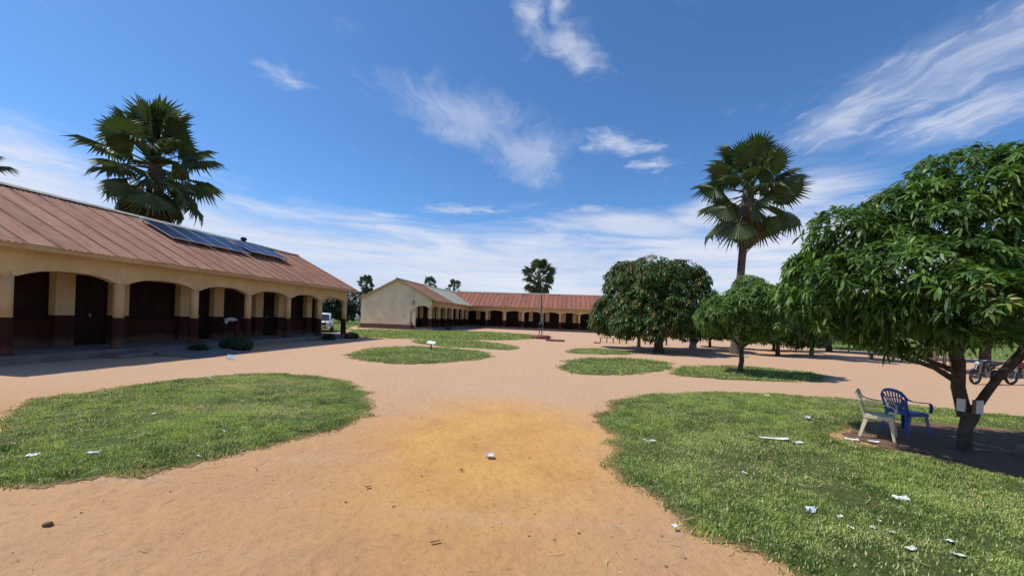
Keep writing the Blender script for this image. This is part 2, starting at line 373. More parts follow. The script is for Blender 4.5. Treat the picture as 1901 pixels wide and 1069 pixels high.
M = dict(
    sand=sand_mat(),
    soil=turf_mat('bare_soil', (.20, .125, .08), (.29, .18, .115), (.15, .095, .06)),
    turf=turf_mat('turf', (.07, .105, .028), (.15, .17, .055), (.25, .18, .09), True),
    field=turf_mat('field_grass', (.10, .16, .035), (.16, .21, .06), (.22, .18, .08)),
    grass=leaf_mat('grass_blade', (.065, .125, .02), (.43, .53, .14), (.64, .56, .30), .32, .5, .10, .35),
    yellow=wall_mat('yellow_plaster', (.60, .445, .235), (.36, .25, .13)),
    cream=wall_mat('cream_plaster', (.80, .69, .47), (.58, .47, .30)),
    maroon=wall_mat('maroon_paint', (.048, .017, .012), (.075, .042, .028)),
    shutter=plain('brown_steel', (.020, .0095, .0075), .75, 0, .25, 3, .1, 20, spec=.15, dirt=((.045, .026, .02), .5)),
    concrete=plain('concrete', (.17, .15, .13), .9, 0, .22, 1.6, .5, 30, dirt=((.30, .20, .13), .6)),
    fascia=wall_mat('fascia_paint', (.50, .35, .185), (.27, .18, .10)),
    roofred=roof_mat('faded_red_roof', (.33, .145, .092), (.45, .26, .17), (.22, .085, .055)),
    roofred2=roof_mat('red_roof', (.29, .10, .066), (.37, .175, .12), (.18, .06, .04)),
    roofpale=roof_mat('pale_green_roof', (.40, .44, .34), (.52, .53, .43), (.34, .34, .26)),
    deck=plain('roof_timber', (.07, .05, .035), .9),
    cap=plain('ridge_cap_metal', (.45, .41, .32), .55, .1, .25, 3, dirt=((.20, .13, .09), .6)),
    alu=plain('aluminium', (.72, .73, .74), .35, .7, .08),
    cell=plain('solar_cell', (.010, .014, .034), .28, 0, .2, 4, spec=.3),
    cellline=plain('cell_line', (.12, .14, .2), .3),
    bark=plain('mango_bark', (.062, .044, .030), .95, 0, .4, 9, .9, 24, dirt=((.11, .09, .065), .6)),
    palebark=plain('pale_bark', (.34, .30, .25), .95, 0, .35, 6, .8, 20, dirt=((.15, .11, .08), .6)),
    palmbark=plain('palm_bark', (.085, .07, .06), .95, 0, .35, 5, .9, 16, dirt=((.13, .11, .09), .5)),
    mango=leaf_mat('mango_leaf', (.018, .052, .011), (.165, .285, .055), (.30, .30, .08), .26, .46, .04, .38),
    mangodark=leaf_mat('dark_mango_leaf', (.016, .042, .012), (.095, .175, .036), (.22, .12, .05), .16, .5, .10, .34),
    faraway=leaf_mat('far_leaf', (.016, .034, .012), (.05, .085, .026), (.10, .11, .04), .15, .5),
    palm=leaf_mat('palm_leaf', (.022, .050, .020), (.12, .175, .06), (.22, .21, .10), .2, .5, .03, .38),
    palmdead=leaf_mat('dead_palm_leaf', (.10, .065, .038), (.22, .15, .085), (.3, .2, .1), .12, .7),
    banana=leaf_mat('banana_leaf', (.10, .22, .03), (.20, .34, .06), (.55, .42, .05), .35, .4, .08),
    shrub=leaf_mat('shrub_leaf', (.015, .042, .012), (.045, .095, .024), (.10, .10, .03), .2, .45),
    chaircream=plain('cream_plastic', (.62, .54, .36), .45, 0, .07, 5, dirt=((.40, .30, .18), .35)),
    chairblue=plain('blue_plastic', (.018, .075, .30), .38, 0, .12, 5, dirt=((.10, .12, .2), .3)),
    paper=plain('white_paper', (.74, .73, .70), .85, 0, .1, 20, .3, 60, dirt=((.52, .44, .34), .6)),
    dirtypaper=plain('dirty_paper', (.60, .55, .47), .9, 0, .2, 18, .3, 60),
    bag=plain('plastic_bag', (.70, .74, .78), .35, 0, .1, 25, .5, 50),
    brownleaf=plain('dry_leaf', (.20, .10, .045), .8, 0, .3, 30),
    stone=plain('brown_stone', (.12, .075, .05), .9, 0, .3, 20, .6, 40),
    straw=plain('straw', (.48, .36, .19), .85, 0, .25, 20),
    boxwhite=plain('painted_box', (.62, .61, .58), .6, 0, .1, 12, dirt=((.34, .20, .13), .5)),
    boxred=plain('red_box_side', (.20, .10, .075), .8, 0, .2, 12),
    black=plain('black_rubber', (.018, .018, .018), .75, 0, .2),
    gloss=plain('black_gloss', (.012, .012, .013), .22, 0, .2),
    redgloss=plain('dark_red_gloss', (.12, .015, .012), .25, 0, .2),
    chrome=plain('chrome', (.3, .3, .3), .3, 1., .05),
    engine=plain('engine_metal', (.16, .16, .16), .4, .8, .2),
    carwhite=plain('white_car_paint', (.78, .78, .77), .25, 0, .03, 2),
    carglass=plain('dark_glass', (.03, .038, .045), .06, 0, .1, spec=.8),
    lamp=plain('lamp_glass', (.55, .58, .60), .1, .3, .1, spec=.8),
    steel=plain('galvanised_steel', (.30, .31, .30), .5, .6, .15, 6, dirt=((.14, .12, .10), .5)),
    polegreen=plain('green_pole_paint', (.09, .19, .13), .5, .1, .2, 6),
    redstone=plain('red_masonry', (.20, .085, .06), .9, 0, .3, 5, .7, 14),
    brick=plain('brick', (.27, .125, .08), .9, 0, .25, 10, .6, 30),
    wood=plain('weathered_wood', (.16, .115, .08), .9, 0, .3, 8, .6, 30),
    shirt=plain('white_shirt', (.66, .64, .68), .85, 0, .06, 8),
    trousers=plain('maroon_trousers', (.055, .016, .020), .9, 0, .2, 8),
    skin=plain('dark_skin', (.055, .030, .020), .55, 0, .1, 8),
    hair=plain('black_hair', (.010, .009, .009), .8),
    lilac=plain('lilac_tarp', (.42, .44, .66), .7, 0, .1, 3),
    whitestone=plain('white_stone', (.68, .64, .58), .9, 0, .12, 3, .5, 9),
    sign=plain('white_sign', (.80, .79, .76), .5, 0, .05, 8),
)

# ------------------------------------------------------------------ ground
def vnoise(x, y, seed=0):
    """cheap value noise on numpy arrays"""
    xi = np.floor(x).astype(np.int64); yi = np.floor(y).astype(np.int64); fx = x - xi; fy = y - yi
    fx = fx * fx * (3 - 2 * fx); fy = fy * fy * (3 - 2 * fy)
    def h(a, b):
        n = (a * 374761393 + b * 668265263 + seed * 974711) & 0x7fffffff
        n = ((n ^ (n >> 13)) * 1274126177) & 0x7fffffff
        return ((n ^ (n >> 16)) & 0xffff) / 65535.
    return (h(xi, yi) * (1 - fx) + h(xi + 1, yi) * fx) * (1 - fy) + (h(xi, yi + 1) * (1 - fx) + h(xi + 1, yi + 1) * fx) * fy


def fbm(x, y, seed=0, o=4):
    t = 0; a = .5; s = 0
    for k in range(o): t = t + a * vnoise(x * 2 ** k, y * 2 ** k, seed + k); s += a; a *= .55
    return t / s


def relief(x, y):
    w = np.clip(1 - (np.hypot(x, y) - 22) / 20, 0, 1)
    return w * ((fbm(x * 1.6, y * 1.6, 3, 4) - .5) * .028 + (fbm(x * 7, y * 7, 9, 3) - .5) * .009 - .009)


def grid_lines(lo, hi, step, far, grow=1.22):
    c = list(np.arange(lo, hi + 1e-6, step)); s = step
    while c[-1] < far: s *= grow; c.append(c[-1] + s)
    s = step
    while c[0] > -far: s *= grow; c.insert(0, c[0] - s)
    return np.array(c)


gx = grid_lines(-6.5, 5.5, .036, 2500, 1.12); gy = grid_lines(2.4, 12, .036, 2500, 1.10)
GX, GY = np.meshgrid(gx, gy, indexing='ij')
GZ = relief(GX, GY)
for k in range(1500):                                        # footprints and scuff marks pressed into the sand
    fx, fy = rnd.uniform(-6, 6), 2.6 + rnd.random() ** 1.5 * 10; fa = rnd.gauss(1.57, .7); fl, fw, fd = rnd.uniform(.07, .16), rnd.uniform(.035, .06), rnd.uniform(.002, .007)
    i0, i1 = np.searchsorted(gx, (fx - .4, fx + .4)); j0, j1 = np.searchsorted(gy, (fy - .4, fy + .4))
    X_, Y_ = GX[i0:i1, j0:j1] - fx, GY[i0:i1, j0:j1] - fy
    r2 = ((X_ * math.cos(fa) + Y_ * math.sin(fa)) / fl) ** 2 + ((-X_ * math.sin(fa) + Y_ * math.cos(fa)) / fw) ** 2
    GZ[i0:i1, j0:j1] += fd * (-np.exp(-r2) + .55 * np.exp(-((np.sqrt(r2) - 1.6) / .4) ** 2))
nx, ny = GX.shape
ii = (np.arange(nx - 1)[:, None] * ny + np.arange(ny - 1)[None, :]).ravel()
gf = np.stack([ii, ii + ny, ii + ny + 1, ii + 1], 1).ravel()
ground = bpy.data.objects.new('ground', mesh_np('ground', np.stack([GX, GY, GZ], -1), gf, np.full(len(ii), 4), M['sand'], smooth=True))
link(ground); tag(ground, 'bare reddish sandy ground of the school yard', 'ground', kind='structure')


def poly_dist(px, py, poly):
    """signed distance to polygon, positive inside"""
    P = np.array(poly); Q = np.roll(P, -1, 0); ins = np.zeros(px.shape, bool); d = np.full(px.shape, 1e9)
    for (x0, y0), (x1, y1) in zip(P, Q):
        c = ((y0 > py) != (y1 > py)) & (px < (x1 - x0) * (py - y0) / (y1 - y0 + 1e-12) + x0); ins ^= c
        t = np.clip(((px - x0) * (x1 - x0) + (py - y0) * (y1 - y0)) / ((x1 - x0) ** 2 + (y1 - y0) ** 2 + 1e-12), 0, 1)
        d = np.minimum(d, np.hypot(px - x0 - t * (x1 - x0), py - y0 - t * (y1 - y0)))
    return np.where(ins, d, -d)


def smooth_poly(poly, it=2):
    P = np.array(poly, float)
    for _ in range(it):
        Q = np.roll(P, -1, 0); P = np.stack([P * .75 + Q * .25, P * .25 + Q * .75], 1).reshape(-1, 2)
    return P


def blades(x, y, z, L, W, tone, lean=.7, flat=None):
    n = len(x); yaw = rng.uniform(0, 2 * np.pi, n); l = rng.uniform(.15, 1., n) * lean
    dx, dy = np.cos(yaw), np.sin(yaw); sx, sy = -dy, dx
    v = np.zeros((n, 5, 3), np.float32)
    hgt = L * np.cos(l); out = L * np.sin(l)
    for k, (f, wv, sgn) in enumerate(((0, .8, -1), (0, .8, 1), (.55, 1., 1), (.55, 1., -1), (1, 0, 0))):
        o = out * f ** 1.6; h = hgt * (f - .18 * f * f * l)
        v[:, k, 0] = x + dx * o + sx * W * .5 * wv * sgn; v[:, k, 1] = y + dy * o + sy * W * .5 * wv * sgn; v[:, k, 2] = z + h
    b = np.arange(n)[:, None] * 5
    fl = (b + np.array([0, 1, 2, 3, 3, 2, 4])[None, :]).ravel()
    return v.reshape(-1, 3), fl, np.tile([4, 3], n), np.repeat(tone, 5)


def turf_patch(poly, name, label, density, L, W, hole=None, edge=.22, cell=.12, seed=1, mound=.02, dry=.5, grow=1.):
    P = smooth_poly(poly); P = P.mean(0) + (P - P.mean(0)) * grow; lo = P.min(0) - .5; hi = P.max(0) + .5
    def sd(x, y):
        d = poly_dist(x, y, P)
        if hole is not None: d = np.minimum(d, -poly_dist(x, y, smooth_poly(hole)))
        return d + (fbm(x * 1.3, y * 1.3, seed, 4) - .5) * 2.4 * edge + (fbm(x * 5, y * 5, seed + 5, 3) - .5) * edge
    # turf base sheet
    cx = np.arange(lo[0], hi[0], cell); cy = np.arange(lo[1], hi[1], cell)
    X, Y = np.meshgrid(cx, cy, indexing='ij'); D = sd(X, Y)
    Z = relief(X, Y) * (1 if cell < .2 else .6) + .004 + np.clip(D, 0, .6) * mound / .6 + (fbm(X * 3, Y * 3, seed + 3) - .5) * .02 * np.clip(D * 4, 0, 1)
    a, bb = X.shape; i = (np.arange(a - 1)[:, None] * bb + np.arange(bb - 1)[None, :])
    keep = ((D[:-1, :-1] > .02) & (D[1:, :-1] > .02) & (D[:-1, 1:] > .02) & (D[1:, 1:] > .02)).ravel(); i = i.ravel()[keep]
    fl0 = np.stack([i, i + bb, i + bb + 1, i + 1], 1).ravel(); V0 = np.stack([X, Y, Z], -1).reshape(-1, 3)
    # blades
    n = int((hi - lo).prod() * density); x = rng.uniform(lo[0], hi[0], n); y = rng.uniform(lo[1], hi[1], n)
    d = sd(x, y); den = fbm(x * 2.1, y * 2.1, seed + 8)
    k = (d > -.045) & (rng.uniform(0, 1, n) < np.clip(.12 + d * 2.6, 0, 1)) & (rng.uniform(0, 1, n) < np.clip((den - .30) * 4.5, .12, 1))
    x, y, d = x[k], y[k], d[k]; n = len(x)
    z = relief(x, y) + np.clip(d, 0, .6) * mound / .6
    big = fbm(x * .7, y * .7, seed + 20); mid = fbm(x * 3.5, y * 3.5, seed + 21)
    ln = L * rng.uniform(.5, 1.25, n) * (.5 + .8 * fbm(x * 1.2, y * 1.2, seed + 30) + 1.1 * np.clip(fbm(x * 2.6, y * 2.6, seed + 33) - .62, 0, 1) * 3); w = W * rng.uniform(.6, 1.3, n)
    tone = np.clip(.50 + (big - .5) * 1.0 + (mid - .5) * 1.3 + (fbm(x * 9, y * 9, seed + 50, 2) - .5) * .9 + rng.normal(0, .25, n), 0, .88)
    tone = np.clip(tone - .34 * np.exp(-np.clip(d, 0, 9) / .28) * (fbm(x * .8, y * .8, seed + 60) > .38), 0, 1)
    dr = rng.uniform(0, 1, n) < .10 + dry * np.clip((fbm(x * .9, y * .9, seed + 40) - .42) * 1.5, 0, .5); tone = np.where(dr, rng.uniform(.93, 1, n), tone)
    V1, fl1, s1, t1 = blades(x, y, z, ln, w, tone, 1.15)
    V = np.concatenate([V0, V1]); F = np.concatenate([fl0, fl1 + len(V0)]); S = np.concatenate([np.full(len(i), 4), s1])
    me = mesh_np(name, V, F, S, [M['turf'], M['grass']], {'tone': np.concatenate([np.zeros(len(V0)), t1]), 'rim': np.concatenate([D.ravel(), np.ones(len(V1))])})
    mi = np.concatenate([np.zeros(len(i), np.int32), np.ones(len(s1), np.int32)]); me.polygons.foreach_set('material_index', mi)
    o = bpy.data.objects.new(name, me); link(o); tag(o, label, 'grass', 'grass patches in the sandy yard', 'stuff')
    return o


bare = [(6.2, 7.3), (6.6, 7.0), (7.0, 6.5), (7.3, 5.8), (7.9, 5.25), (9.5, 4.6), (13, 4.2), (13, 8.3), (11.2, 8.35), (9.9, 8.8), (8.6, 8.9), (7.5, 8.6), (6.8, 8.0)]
turf_patch([(-9.73, 7.63), (-5.8, 4.1), (-5.34, 4.22), (-4.63, 4.35), (-4.06, 4.71), (-3.65, 5.29), (-3.18, 6.17), (-2.79, 6.83), (-2.6, 8.0), (-3.3, 9.6), (-4.3, 11.3), (-5.76, 12.31), (-7.63, 12.64), (-8.68, 11.76), (-9.05, 10.37), (-9.6, 8.84)],
           'grass_patch', 'large round grass patch in the left foreground before the long veranda', 5600, .05, .0085, seed=11, dry=.9)
turf_patch([(2.5, 2.6), (2.25, 3.22), (2.0, 3.74), (1.77, 4.19), (1.4, 4.9), (1.29, 5.83), (1.85, 7.2), (1.5, 7.81), (2.02, 9.03), (2.98, 10.78), (4.89, 11.89), (7.52, 12.25), (9.75, 11.93), (11.32, 11.1), (13.4, 9.8), (14, 8), (13.5, 4.6), (9, 2.4), (4.5, 2.2)],
           'grass_patch', 'largest grass patch, right foreground, with plastic chairs and littered paper', 5200, .055, .0085, hole=bare, seed=23, dry=.55)
turf_patch([(-7.42, 18.14), (-7.84, 22.0), (-6.06, 24.6), (-2.87, 23.8), (-.95, 21.36), (-1.7, 18.59), (-3.45, 16.26), (-5.41, 16.18)], 'grass_patch', 'oval grass patch left of the path with the white board on a post', 420, .10, .02, edge=.3, cell=.25, seed=31, grow=1.12)
turf_patch([(-7.5, 30.0), (-5.6, 33.5), (-2.2, 32), (.42, 28.0), (.1, 25.6), (-.8, 24.9), (-4.04, 25.6), (-6.2, 27)], 'grass_patch', 'grass patch just behind the oval with the white board', 260, .11, .026, edge=.3, cell=.3, seed=37, grow=1.12)
turf_patch([(-12.6, 32.5), (-15.5, 41), (-16.5, 46), (-11, 47.5), (-5, 53), (2.3, 48.0), (3.6, 42.5), (1.2, 39.6), (-.9, 35.4), (-6, 33.4), (-9.5, 32.5)], 'grass_patch', 'wide shaggy grass patch between the gabled classroom and the flagpole', 130, .16, .04, edge=.6, cell=.5, seed=41, grow=1.12)
turf_patch([(3.2, 24.3), (5.0, 28.5), (7.2, 29.0), (8.1, 25.3), (5.6, 24.0)], 'grass_patch', 'small grass patch right of the path, nearest the large dark mango trees', 300, .13, .026, edge=.3, cell=.3, seed=47, grow=1.12)
turf_patch([(2.27, 17.14), (3.0, 20.4), (6.2, 22.2), (8.4, 20.4), (6.48, 16.95), (3.81, 14.75), (2.36, 15.45)], 'grass_patch', 'rounded grass patch right of the path in front of the small grass patch', 420, .10, .02, edge=.3, cell=.25, seed=53, grow=1.12)
turf_patch([(6.3, 15.6), (7.6, 18.2), (9.51, 19.6), (12.4, 20.2), (13.9, 17.6), (11.8, 15.4), (9.0, 14.9)], 'grass_patch', 'grass patch around the single small mango tree', 420, .10, .02, edge=.3, cell=.25, seed=59, grow=1.12)


def sheet(poly, name, mat, z, label, cell, dens=0, L=.3, W=.06, seed=3, kind='structure'):
    P = smooth_poly(poly); lo = P.min(0); hi = P.max(0)
    cx = np.arange(lo[0], hi[0] + cell, cell); cy = np.arange(lo[1], hi[1] + cell, cell); X, Y = np.meshgrid(cx, cy, indexing='ij')
    D = poly_dist(X, Y, P) + ((fbm(X * .25, Y * .25, seed) - .5) * 5 + (fbm(X * 1.2, Y * 1.2, seed + 2) - .5) * 2 if cell > .3 else (fbm(X * 2.5, Y * 2.5, seed, 4) - .5) * .6)
    a, bb = X.shape; i = (np.arange(a - 1)[:, None] * bb + np.arange(bb - 1)[None, :]); keep = (D[:-1, :-1] > 0).ravel(); i = i.ravel()[keep]
    V0 = np.stack([X, Y, np.full(X.shape, z) + (fbm(X * .3, Y * .3, seed) * .03 if cell > .3 else relief(X, Y))], -1).reshape(-1, 3); fl0 = np.stack([i, i + bb, i + bb + 1, i + 1], 1).ravel()
    S = np.full(len(i), 4); t = np.zeros(len(V0)); mi = np.zeros(len(i), np.int32)
    if dens:
        n = int((hi - lo).prod() * dens); x = rng.uniform(lo[0], hi[0], n); y = rng.uniform(lo[1], hi[1], n); k = (poly_dist(x, y, P) + (fbm(x * .25, y * .25, seed) - .5) * 5 > 0) & (rng.uniform(0, 1, n) < np.clip(1.3 - (y - 40) / 60, .08, 1)); x, y = x[k], y[k]; n = len(x)
        V1, fl1, s1, t1 = blades(x, y, np.full(n, z), L * rng.uniform(.5, 1.3, n), W * rng.uniform(.6, 1.3, n), np.clip(.55 + rng.normal(0, .22, n), 0, 1), 1.)
        fl0 = np.concatenate([fl0, fl1 + len(V0)]); V0 = np.concatenate([V0, V1]); S = np.concatenate([S, s1]); t = np.concatenate([t, t1]); mi = np.concatenate([mi, np.ones(len(s1), np.int32)])
    me = mesh_np(name, V0, fl0, S, [mat, M['grass']], {'tone': t}); me.polygons.foreach_set('material_index', mi)
    o = bpy.data.objects.new(name, me); link(o); return tag(o, label, 'grass' if mat is M['field'] else 'ground', kind=kind)


sheet([(-70, 40), (-24, 37), (-18, 38), (-17, 44), (-22.5, 52), (-24, 100), (-30, 190), (-160, 190), (-160, 60)], 'field', M['field'], .012, 'sunlit grass field behind the long veranda block', .6, 9, .22, .05, 5)
sheet([(30, 43), (44, 30), (70, 26), (220, 30), (220, 190), (34, 190)], 'field', M['field'], .012, 'grass field beyond the trees on the right', .8, 5, .24, .06, 6)
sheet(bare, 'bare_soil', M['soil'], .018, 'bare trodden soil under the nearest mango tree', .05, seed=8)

# ------------------------------------------------------------------ classroom blocks
def arch_z(x, x0, x1, zs, rise):
    t = (x - (x0 + x1) / 2) / ((x1 - x0) / 2); t = max(-1, min(1, t))
    return zs + rise * (1 - abs(t) ** 2.6)


def classroom(label, origin, rz, x0, x1, cols, pattern, zf, zt, ze, zr, colr=.22, square=False, ov=.8, w=5.2, ver=2.0, depth=8.8,
              wallmat='yellow', red='roofred', pale=None, sheet_w=.8, zs=2.72, rise=.27, near_arch=False, far_arch=False, first_sheet=None, deco_skirt=False, rake=.35, col_to_ground=()):
    B = empty('classroom_block', origin, rz, label, 'school building')
    WM, MM = M[wallmat], M['maroon']; dz = ze - 3.64; zs += dz
    slope = (zr - (ze + .11)) / w; yr = w - ov
    def roofz(y): return ze + .11 + ((y + ov) if y <= yr else (2 * yr - y + ov)) * slope
    yb = 2 * yr - .0 if depth is None else depth
    # veranda floor and plinth
    mb = MB().bb(x0 - .05, x1 + .05, -.42, ver + .1, -.3, zf); mb.build('veranda_floor', M['concrete'], B, .02)
    MB().bb(x0 + .02, x1 - .02, ver + .12, yb + .25, -.3, zf - .02).build('plinth', M['concrete'], B)
    # columns: yellow shaft over a maroon base
    for cx in cols:
        zb = -.05 if cx in col_to_ground else zf - .005
        if square:
            c = MB().bb(cx - colr, cx + colr, -colr, colr, zt, zs + .1).build('column', WM, B, .015)
            MB().bb(cx - colr - .012, cx + colr + .012, -colr - .012, colr + .012, zb, zt).build('column_base', MM, c, .01)
        else:
            c = MB().lathe([(0, zt), (colr, zt), (colr, zs + .12), (0, zs + .12)], 20, (cx, 0, 0)).build('column', WM, B)
            MB().lathe([(0, zb), (colr + .03, zb), (colr + .02, zb + .35), (colr + .014, zt - .01), (colr + .006, zt), (0, zt)], 20, (cx, 0, 0)).build('column_base', MM, c)
    # arcade wall with segmental arches
    mb = MB(); hw = colr
    ends = [x0] + list(cols) + [x1]
    for a, b in zip(ends[:-1], ends[1:]):
        if b - a < .5: continue
        la = a + (hw if a in cols else 0); rb = b - (hw if b in cols else 0)
        xs = [a] + list(np.linspace(la, rb, 19)) + [b] if la > a or rb < b else list(np.linspace(a, b, 19))
        xs = sorted(set(round(v, 4) for v in xs))
        if (a in cols) and (b in cols): lo = [arch_z(v, la, rb, zs, rise) for v in xs]
        elif a in cols: lo = [arch_z(v, la, 2 * b - la, zs, rise) for v in xs]
        else: lo = [arch_z(v, 2 * a - rb, rb, zs, rise) for v in xs]
        mb.strip_solid(xs, lo, [ze + .05] * len(xs), -.16, .16)
    mb.build('arcade_wall', WM, B)
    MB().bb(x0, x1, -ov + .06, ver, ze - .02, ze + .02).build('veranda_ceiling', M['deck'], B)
    # veranda wall: piers, doors, windows, lintel
    MB().bb(x0, x1, ver, ver + .42, 3.06 + dz, ze - .03).build('lintel_wall', WM, B)
    prng = random.Random(int(abs(origin[1]) * 10))
    for kind, a, b in pattern:
        if kind == 'pier':
            p = MB().bb(a, b, ver - .02, ver + .42, zt + .02, 3.07 + dz).build('pier', WM, B, .01)
            MB().bb(a - .01, b + .01, ver - .032, ver + .42, zf - .01, zt + .02).build('pier_base', MM, p, .01)
        elif kind == 'door':
            f = MB().bb(a, a + .07, ver + .3, ver + .4, zf, 3.06 + dz).bb(b - .07, b, ver + .3, ver + .4, zf, 3.06 + dz).bb(a + .07, b - .07, ver + .3, ver + .4, 2.98 + dz, 3.06 + dz).build('door_frame', M['shutter'], B)
            mid = (a + b) / 2
            for u, v in ((a + .075, mid - .006), (mid + .006, b - .075)):
                lf = MB().bb(u, v, ver + .34, ver + .38, zf + .02, 2.97 + dz)
                for (p0, p1) in ((.1, .46), (.54, .94)):
                    h = 2.97 + dz - zf; lf.bb(u + .08, v - .08, ver + .325, ver + .34, zf + h * p0, zf + h * p1)
                lf = lf.build('door', M['shutter'], B)
                if u > mid - .1: MB().bb(u + .03, u + .07, ver + .29, ver + .34, zf + 1.12, zf + 1.26).build('handle', M['steel'], lf)
        else:
            zsill = zf + .95
            MB().bb(a, b, ver + .22, ver + .42, zf - .01, zsill).build('wall_under_window', MM, B)
            wdw = MB().bb(a, a + .06, ver + .3, ver + .4, zsill, 3.06 + dz).bb(b - .06, b, ver + .3, ver + .4, zsill, 3.06 + dz).bb(a + .06, b - .06, ver + .3, ver + .4, 2.99 + dz, 3.06 + dz).build('window', M['shutter'], B)
            MB().bb(a + .001, b - .001, ver + .2, ver + .39, zsill, zsill + .05).build('sill', MM, wdw)
            n = 4; ww = (b - a - .12) / n
            for k in range(n):
                u = a + .06 + k * ww + .005
                sh = MB().bb(u, u + ww - .01, ver + .35, ver + .38, zsill + .055, 2.98 + dz)
                for hh in (.15, .55): sh.bb(u + .05, u + ww - .06, ver + .338, ver + .35, zsill + .06 + hh * 1.5 * .7, zsill + .06 + hh * 1.5 * .7 + .42)
                sh.build('shutter', M['shutter'], wdw)
    # inner, rear and end walls
    MB().bb(x0 + .21, x1 - .21, yb - .2, yb, zf - .3, roofz(yb) - .12).build('rear_wall', WM, B)
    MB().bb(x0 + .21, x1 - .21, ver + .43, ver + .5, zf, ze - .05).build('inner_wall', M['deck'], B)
    for xe, arch, nm in ((x0, near_arch, 0), (x1, far_arch, 1)):
        xa, xb = (xe, xe + .2) if nm == 0 else (xe - .2, xe)
        ys = [-.16, .16] + list(np.linspace(.17, ver - .1, 17)) + [ver - .09, yr, yb] if arch else [-.16, ver, yr, yb]
        lo = []
        for y in ys:
            if arch and .165 <= y <= ver - .095: lo.append(arch_z(y, .17, ver - .1, zs - .05, rise + .04))
            elif not arch and False: lo.append(zf)
            else: lo.append(zf - .01)
        hi = [roofz(y) - .13 for y in ys]
        e = MB().strip_solid(ys, lo, hi, xa, xb, flip=True).build('gable_wall', WM if not deco_skirt else M['cream'], B)
        if deco_skirt and nm == 0:
            MB().bb(xa - .02, xa + .1, ver - .08, yb + .02, zf - .02, zf + .28).build('skirting', M['redstone'], e)
        elif nm == 1 or nm == 0:
            MB().bb(xa - .014, xb + .014, (ver - .08), yb + .01, zf - .02, zt).build('dado', MM, e)
    # roof: timber deck carrying single sheets
    xl, xr = x0 - rake, x1 + rake
    th = .05
    dk = MB()
    for (ya, yb2) in ((-ov + .02, yr), (yr, 2 * yr + ov - .02)):
        za, zb2 = roofz(ya) - .075, roofz(yb2) - .075
        dk.add([(xl + .04, ya, za), (xr - .04, ya, za), (xr - .04, yb2, zb2), (xl + .04, yb2, zb2), (xl + .04, ya, za - th), (xr - .04, ya, za - th), (xr - .04, yb2, zb2 - th), (xl + .04, yb2, zb2 - th)],
               [(0, 1, 2, 3), (7, 6, 5, 4), (0, 4, 5, 1), (1, 5, 6, 2), (2, 6, 7, 3), (3, 7, 4, 0)])
    roof = dk.build('roof', M['deck'], B)
    nsh = max(1, round((xr - xl) / sheet_w)); sw = (xr - xl) / nsh; ribs = 5
    def sheet_mesh(jit, mat):
        prof = []
        for r in range(ribs):
            p = sw / ribs; b = r * p
            prof += [(b, 0), (b + p * .22, .006), (b + p * .34, .026), (b + p * .62, .026), (b + p * .74, .006)]
        prof += [(sw, 0), (sw + .012, .0)]
        prof = [(x, z) for x, z in prof]
        vs = []; n = len(prof); L0, L1 = -ov - .05 + jit, yr + .02
        for yy in (L0, L0 + (L1 - L0) * .5, L1):
            for k, (x, z) in enumerate(prof): vs.append((x, yy, roofz(yy) - .06 + z + (.012 if k >= n - 3 else 0)))
        fs = [(r * n + k, r * n + k + 1, r * n + n + k + 1, r * n + n + k) for r in range(2) for k in range(n - 1)]
        return MB().add(vs, fs).mesh('roof_sheet', mat)
    cache = {}
    for k in range(nsh):
        xx = xl + k * sw
        key = (prng.choice((0, .012, -.014)), 'pale' if (pale is not None and xx - x0 > pale) else 'red')
        if key not in cache: cache[key] = sheet_mesh(key[0], M['roofpale'] if key[1] == 'pale' else M[red])
        o = bpy.data.objects.new('roof_sheet', cache[key]); link(o, roof); o.location = (xx, prng.uniform(-.02, .02), prng.uniform(0, .012)); o.rotation_euler = (0, 0, prng.uniform(-.0025, .0025))
    # rear slope, not seen in detail
    vs = []; nn = nsh * 5
    for k in range(nn * 2 + 1):
        x = xl + k * (xr - xl) / (nn * 2)
        for yy in (yr, 2 * yr + ov + .05): vs.append((x, yy, roofz(yy) - .06 + (.03 if k % 2 else 0)))
    MB().add(vs, [(2 * k, 2 * k + 1, 2 * k + 3, 2 * k + 2) for k in range(nn * 2)]).build('rear_roof_slope', M[red], roof)
    # ridge cap, in lengths
    ln = 2.4; k = 0; x = xl - .02
    while x < xr:
        x2 = min(x + ln, xr + .02); z = zr + .0 - .02; wv = .22; dr = wv * slope
        MB().add([(x, yr - wv, z - dr + .035), (x2, yr - wv, z - dr + .035), (x2, yr, z + .05), (x, yr, z + .05), (x, yr + wv, z - dr + .035), (x2, yr + wv, z - dr + .035)], [(0, 1, 2, 3), (3, 2, 5, 4)]).build('ridge_cap', M['cap'], roof)
        x = x2 - .04 if x2 < xr else xr + 1
    MB().bb(xl + .01, xr - .01, -ov - .005, -ov + .03, ze - .12, ze + .065).build('fascia', M['fascia'], roof)
    for xe in (xl, xr - .03):
        rk = MB()
        for (ya, yb2) in ((-ov + .035, yr), (yr, 2 * yr + ov)):
            za, zb2 = roofz(ya) - .055, roofz(yb2) - .055
            rk.add([(xe, ya, za), (xe + .03, ya, za), (xe + .03, yb2, zb2), (xe, yb2, zb2), (xe, ya, za - .2), (xe + .03, ya, za - .2), (xe + .03, yb2, zb2 - .2), (xe, yb2, zb2 - .2)],
                   [(0, 1, 2, 3), (7, 6, 5, 4), (0, 4, 5, 1), (1, 5, 6, 2), (2, 6, 7, 3), (3, 7, 4, 0)])
        rk.build('barge_board', M['fascia'], roof)
    return B, roofz


def pattern_run(x, xend, seq):
    out = []; k = 0
    while x < xend - .3:
        kind, ln = seq[k % len(seq)]; e = min(x + ln, xend); out.append((kind, round(x, 3), round(e, 3))); x = e; k += 1
    return out


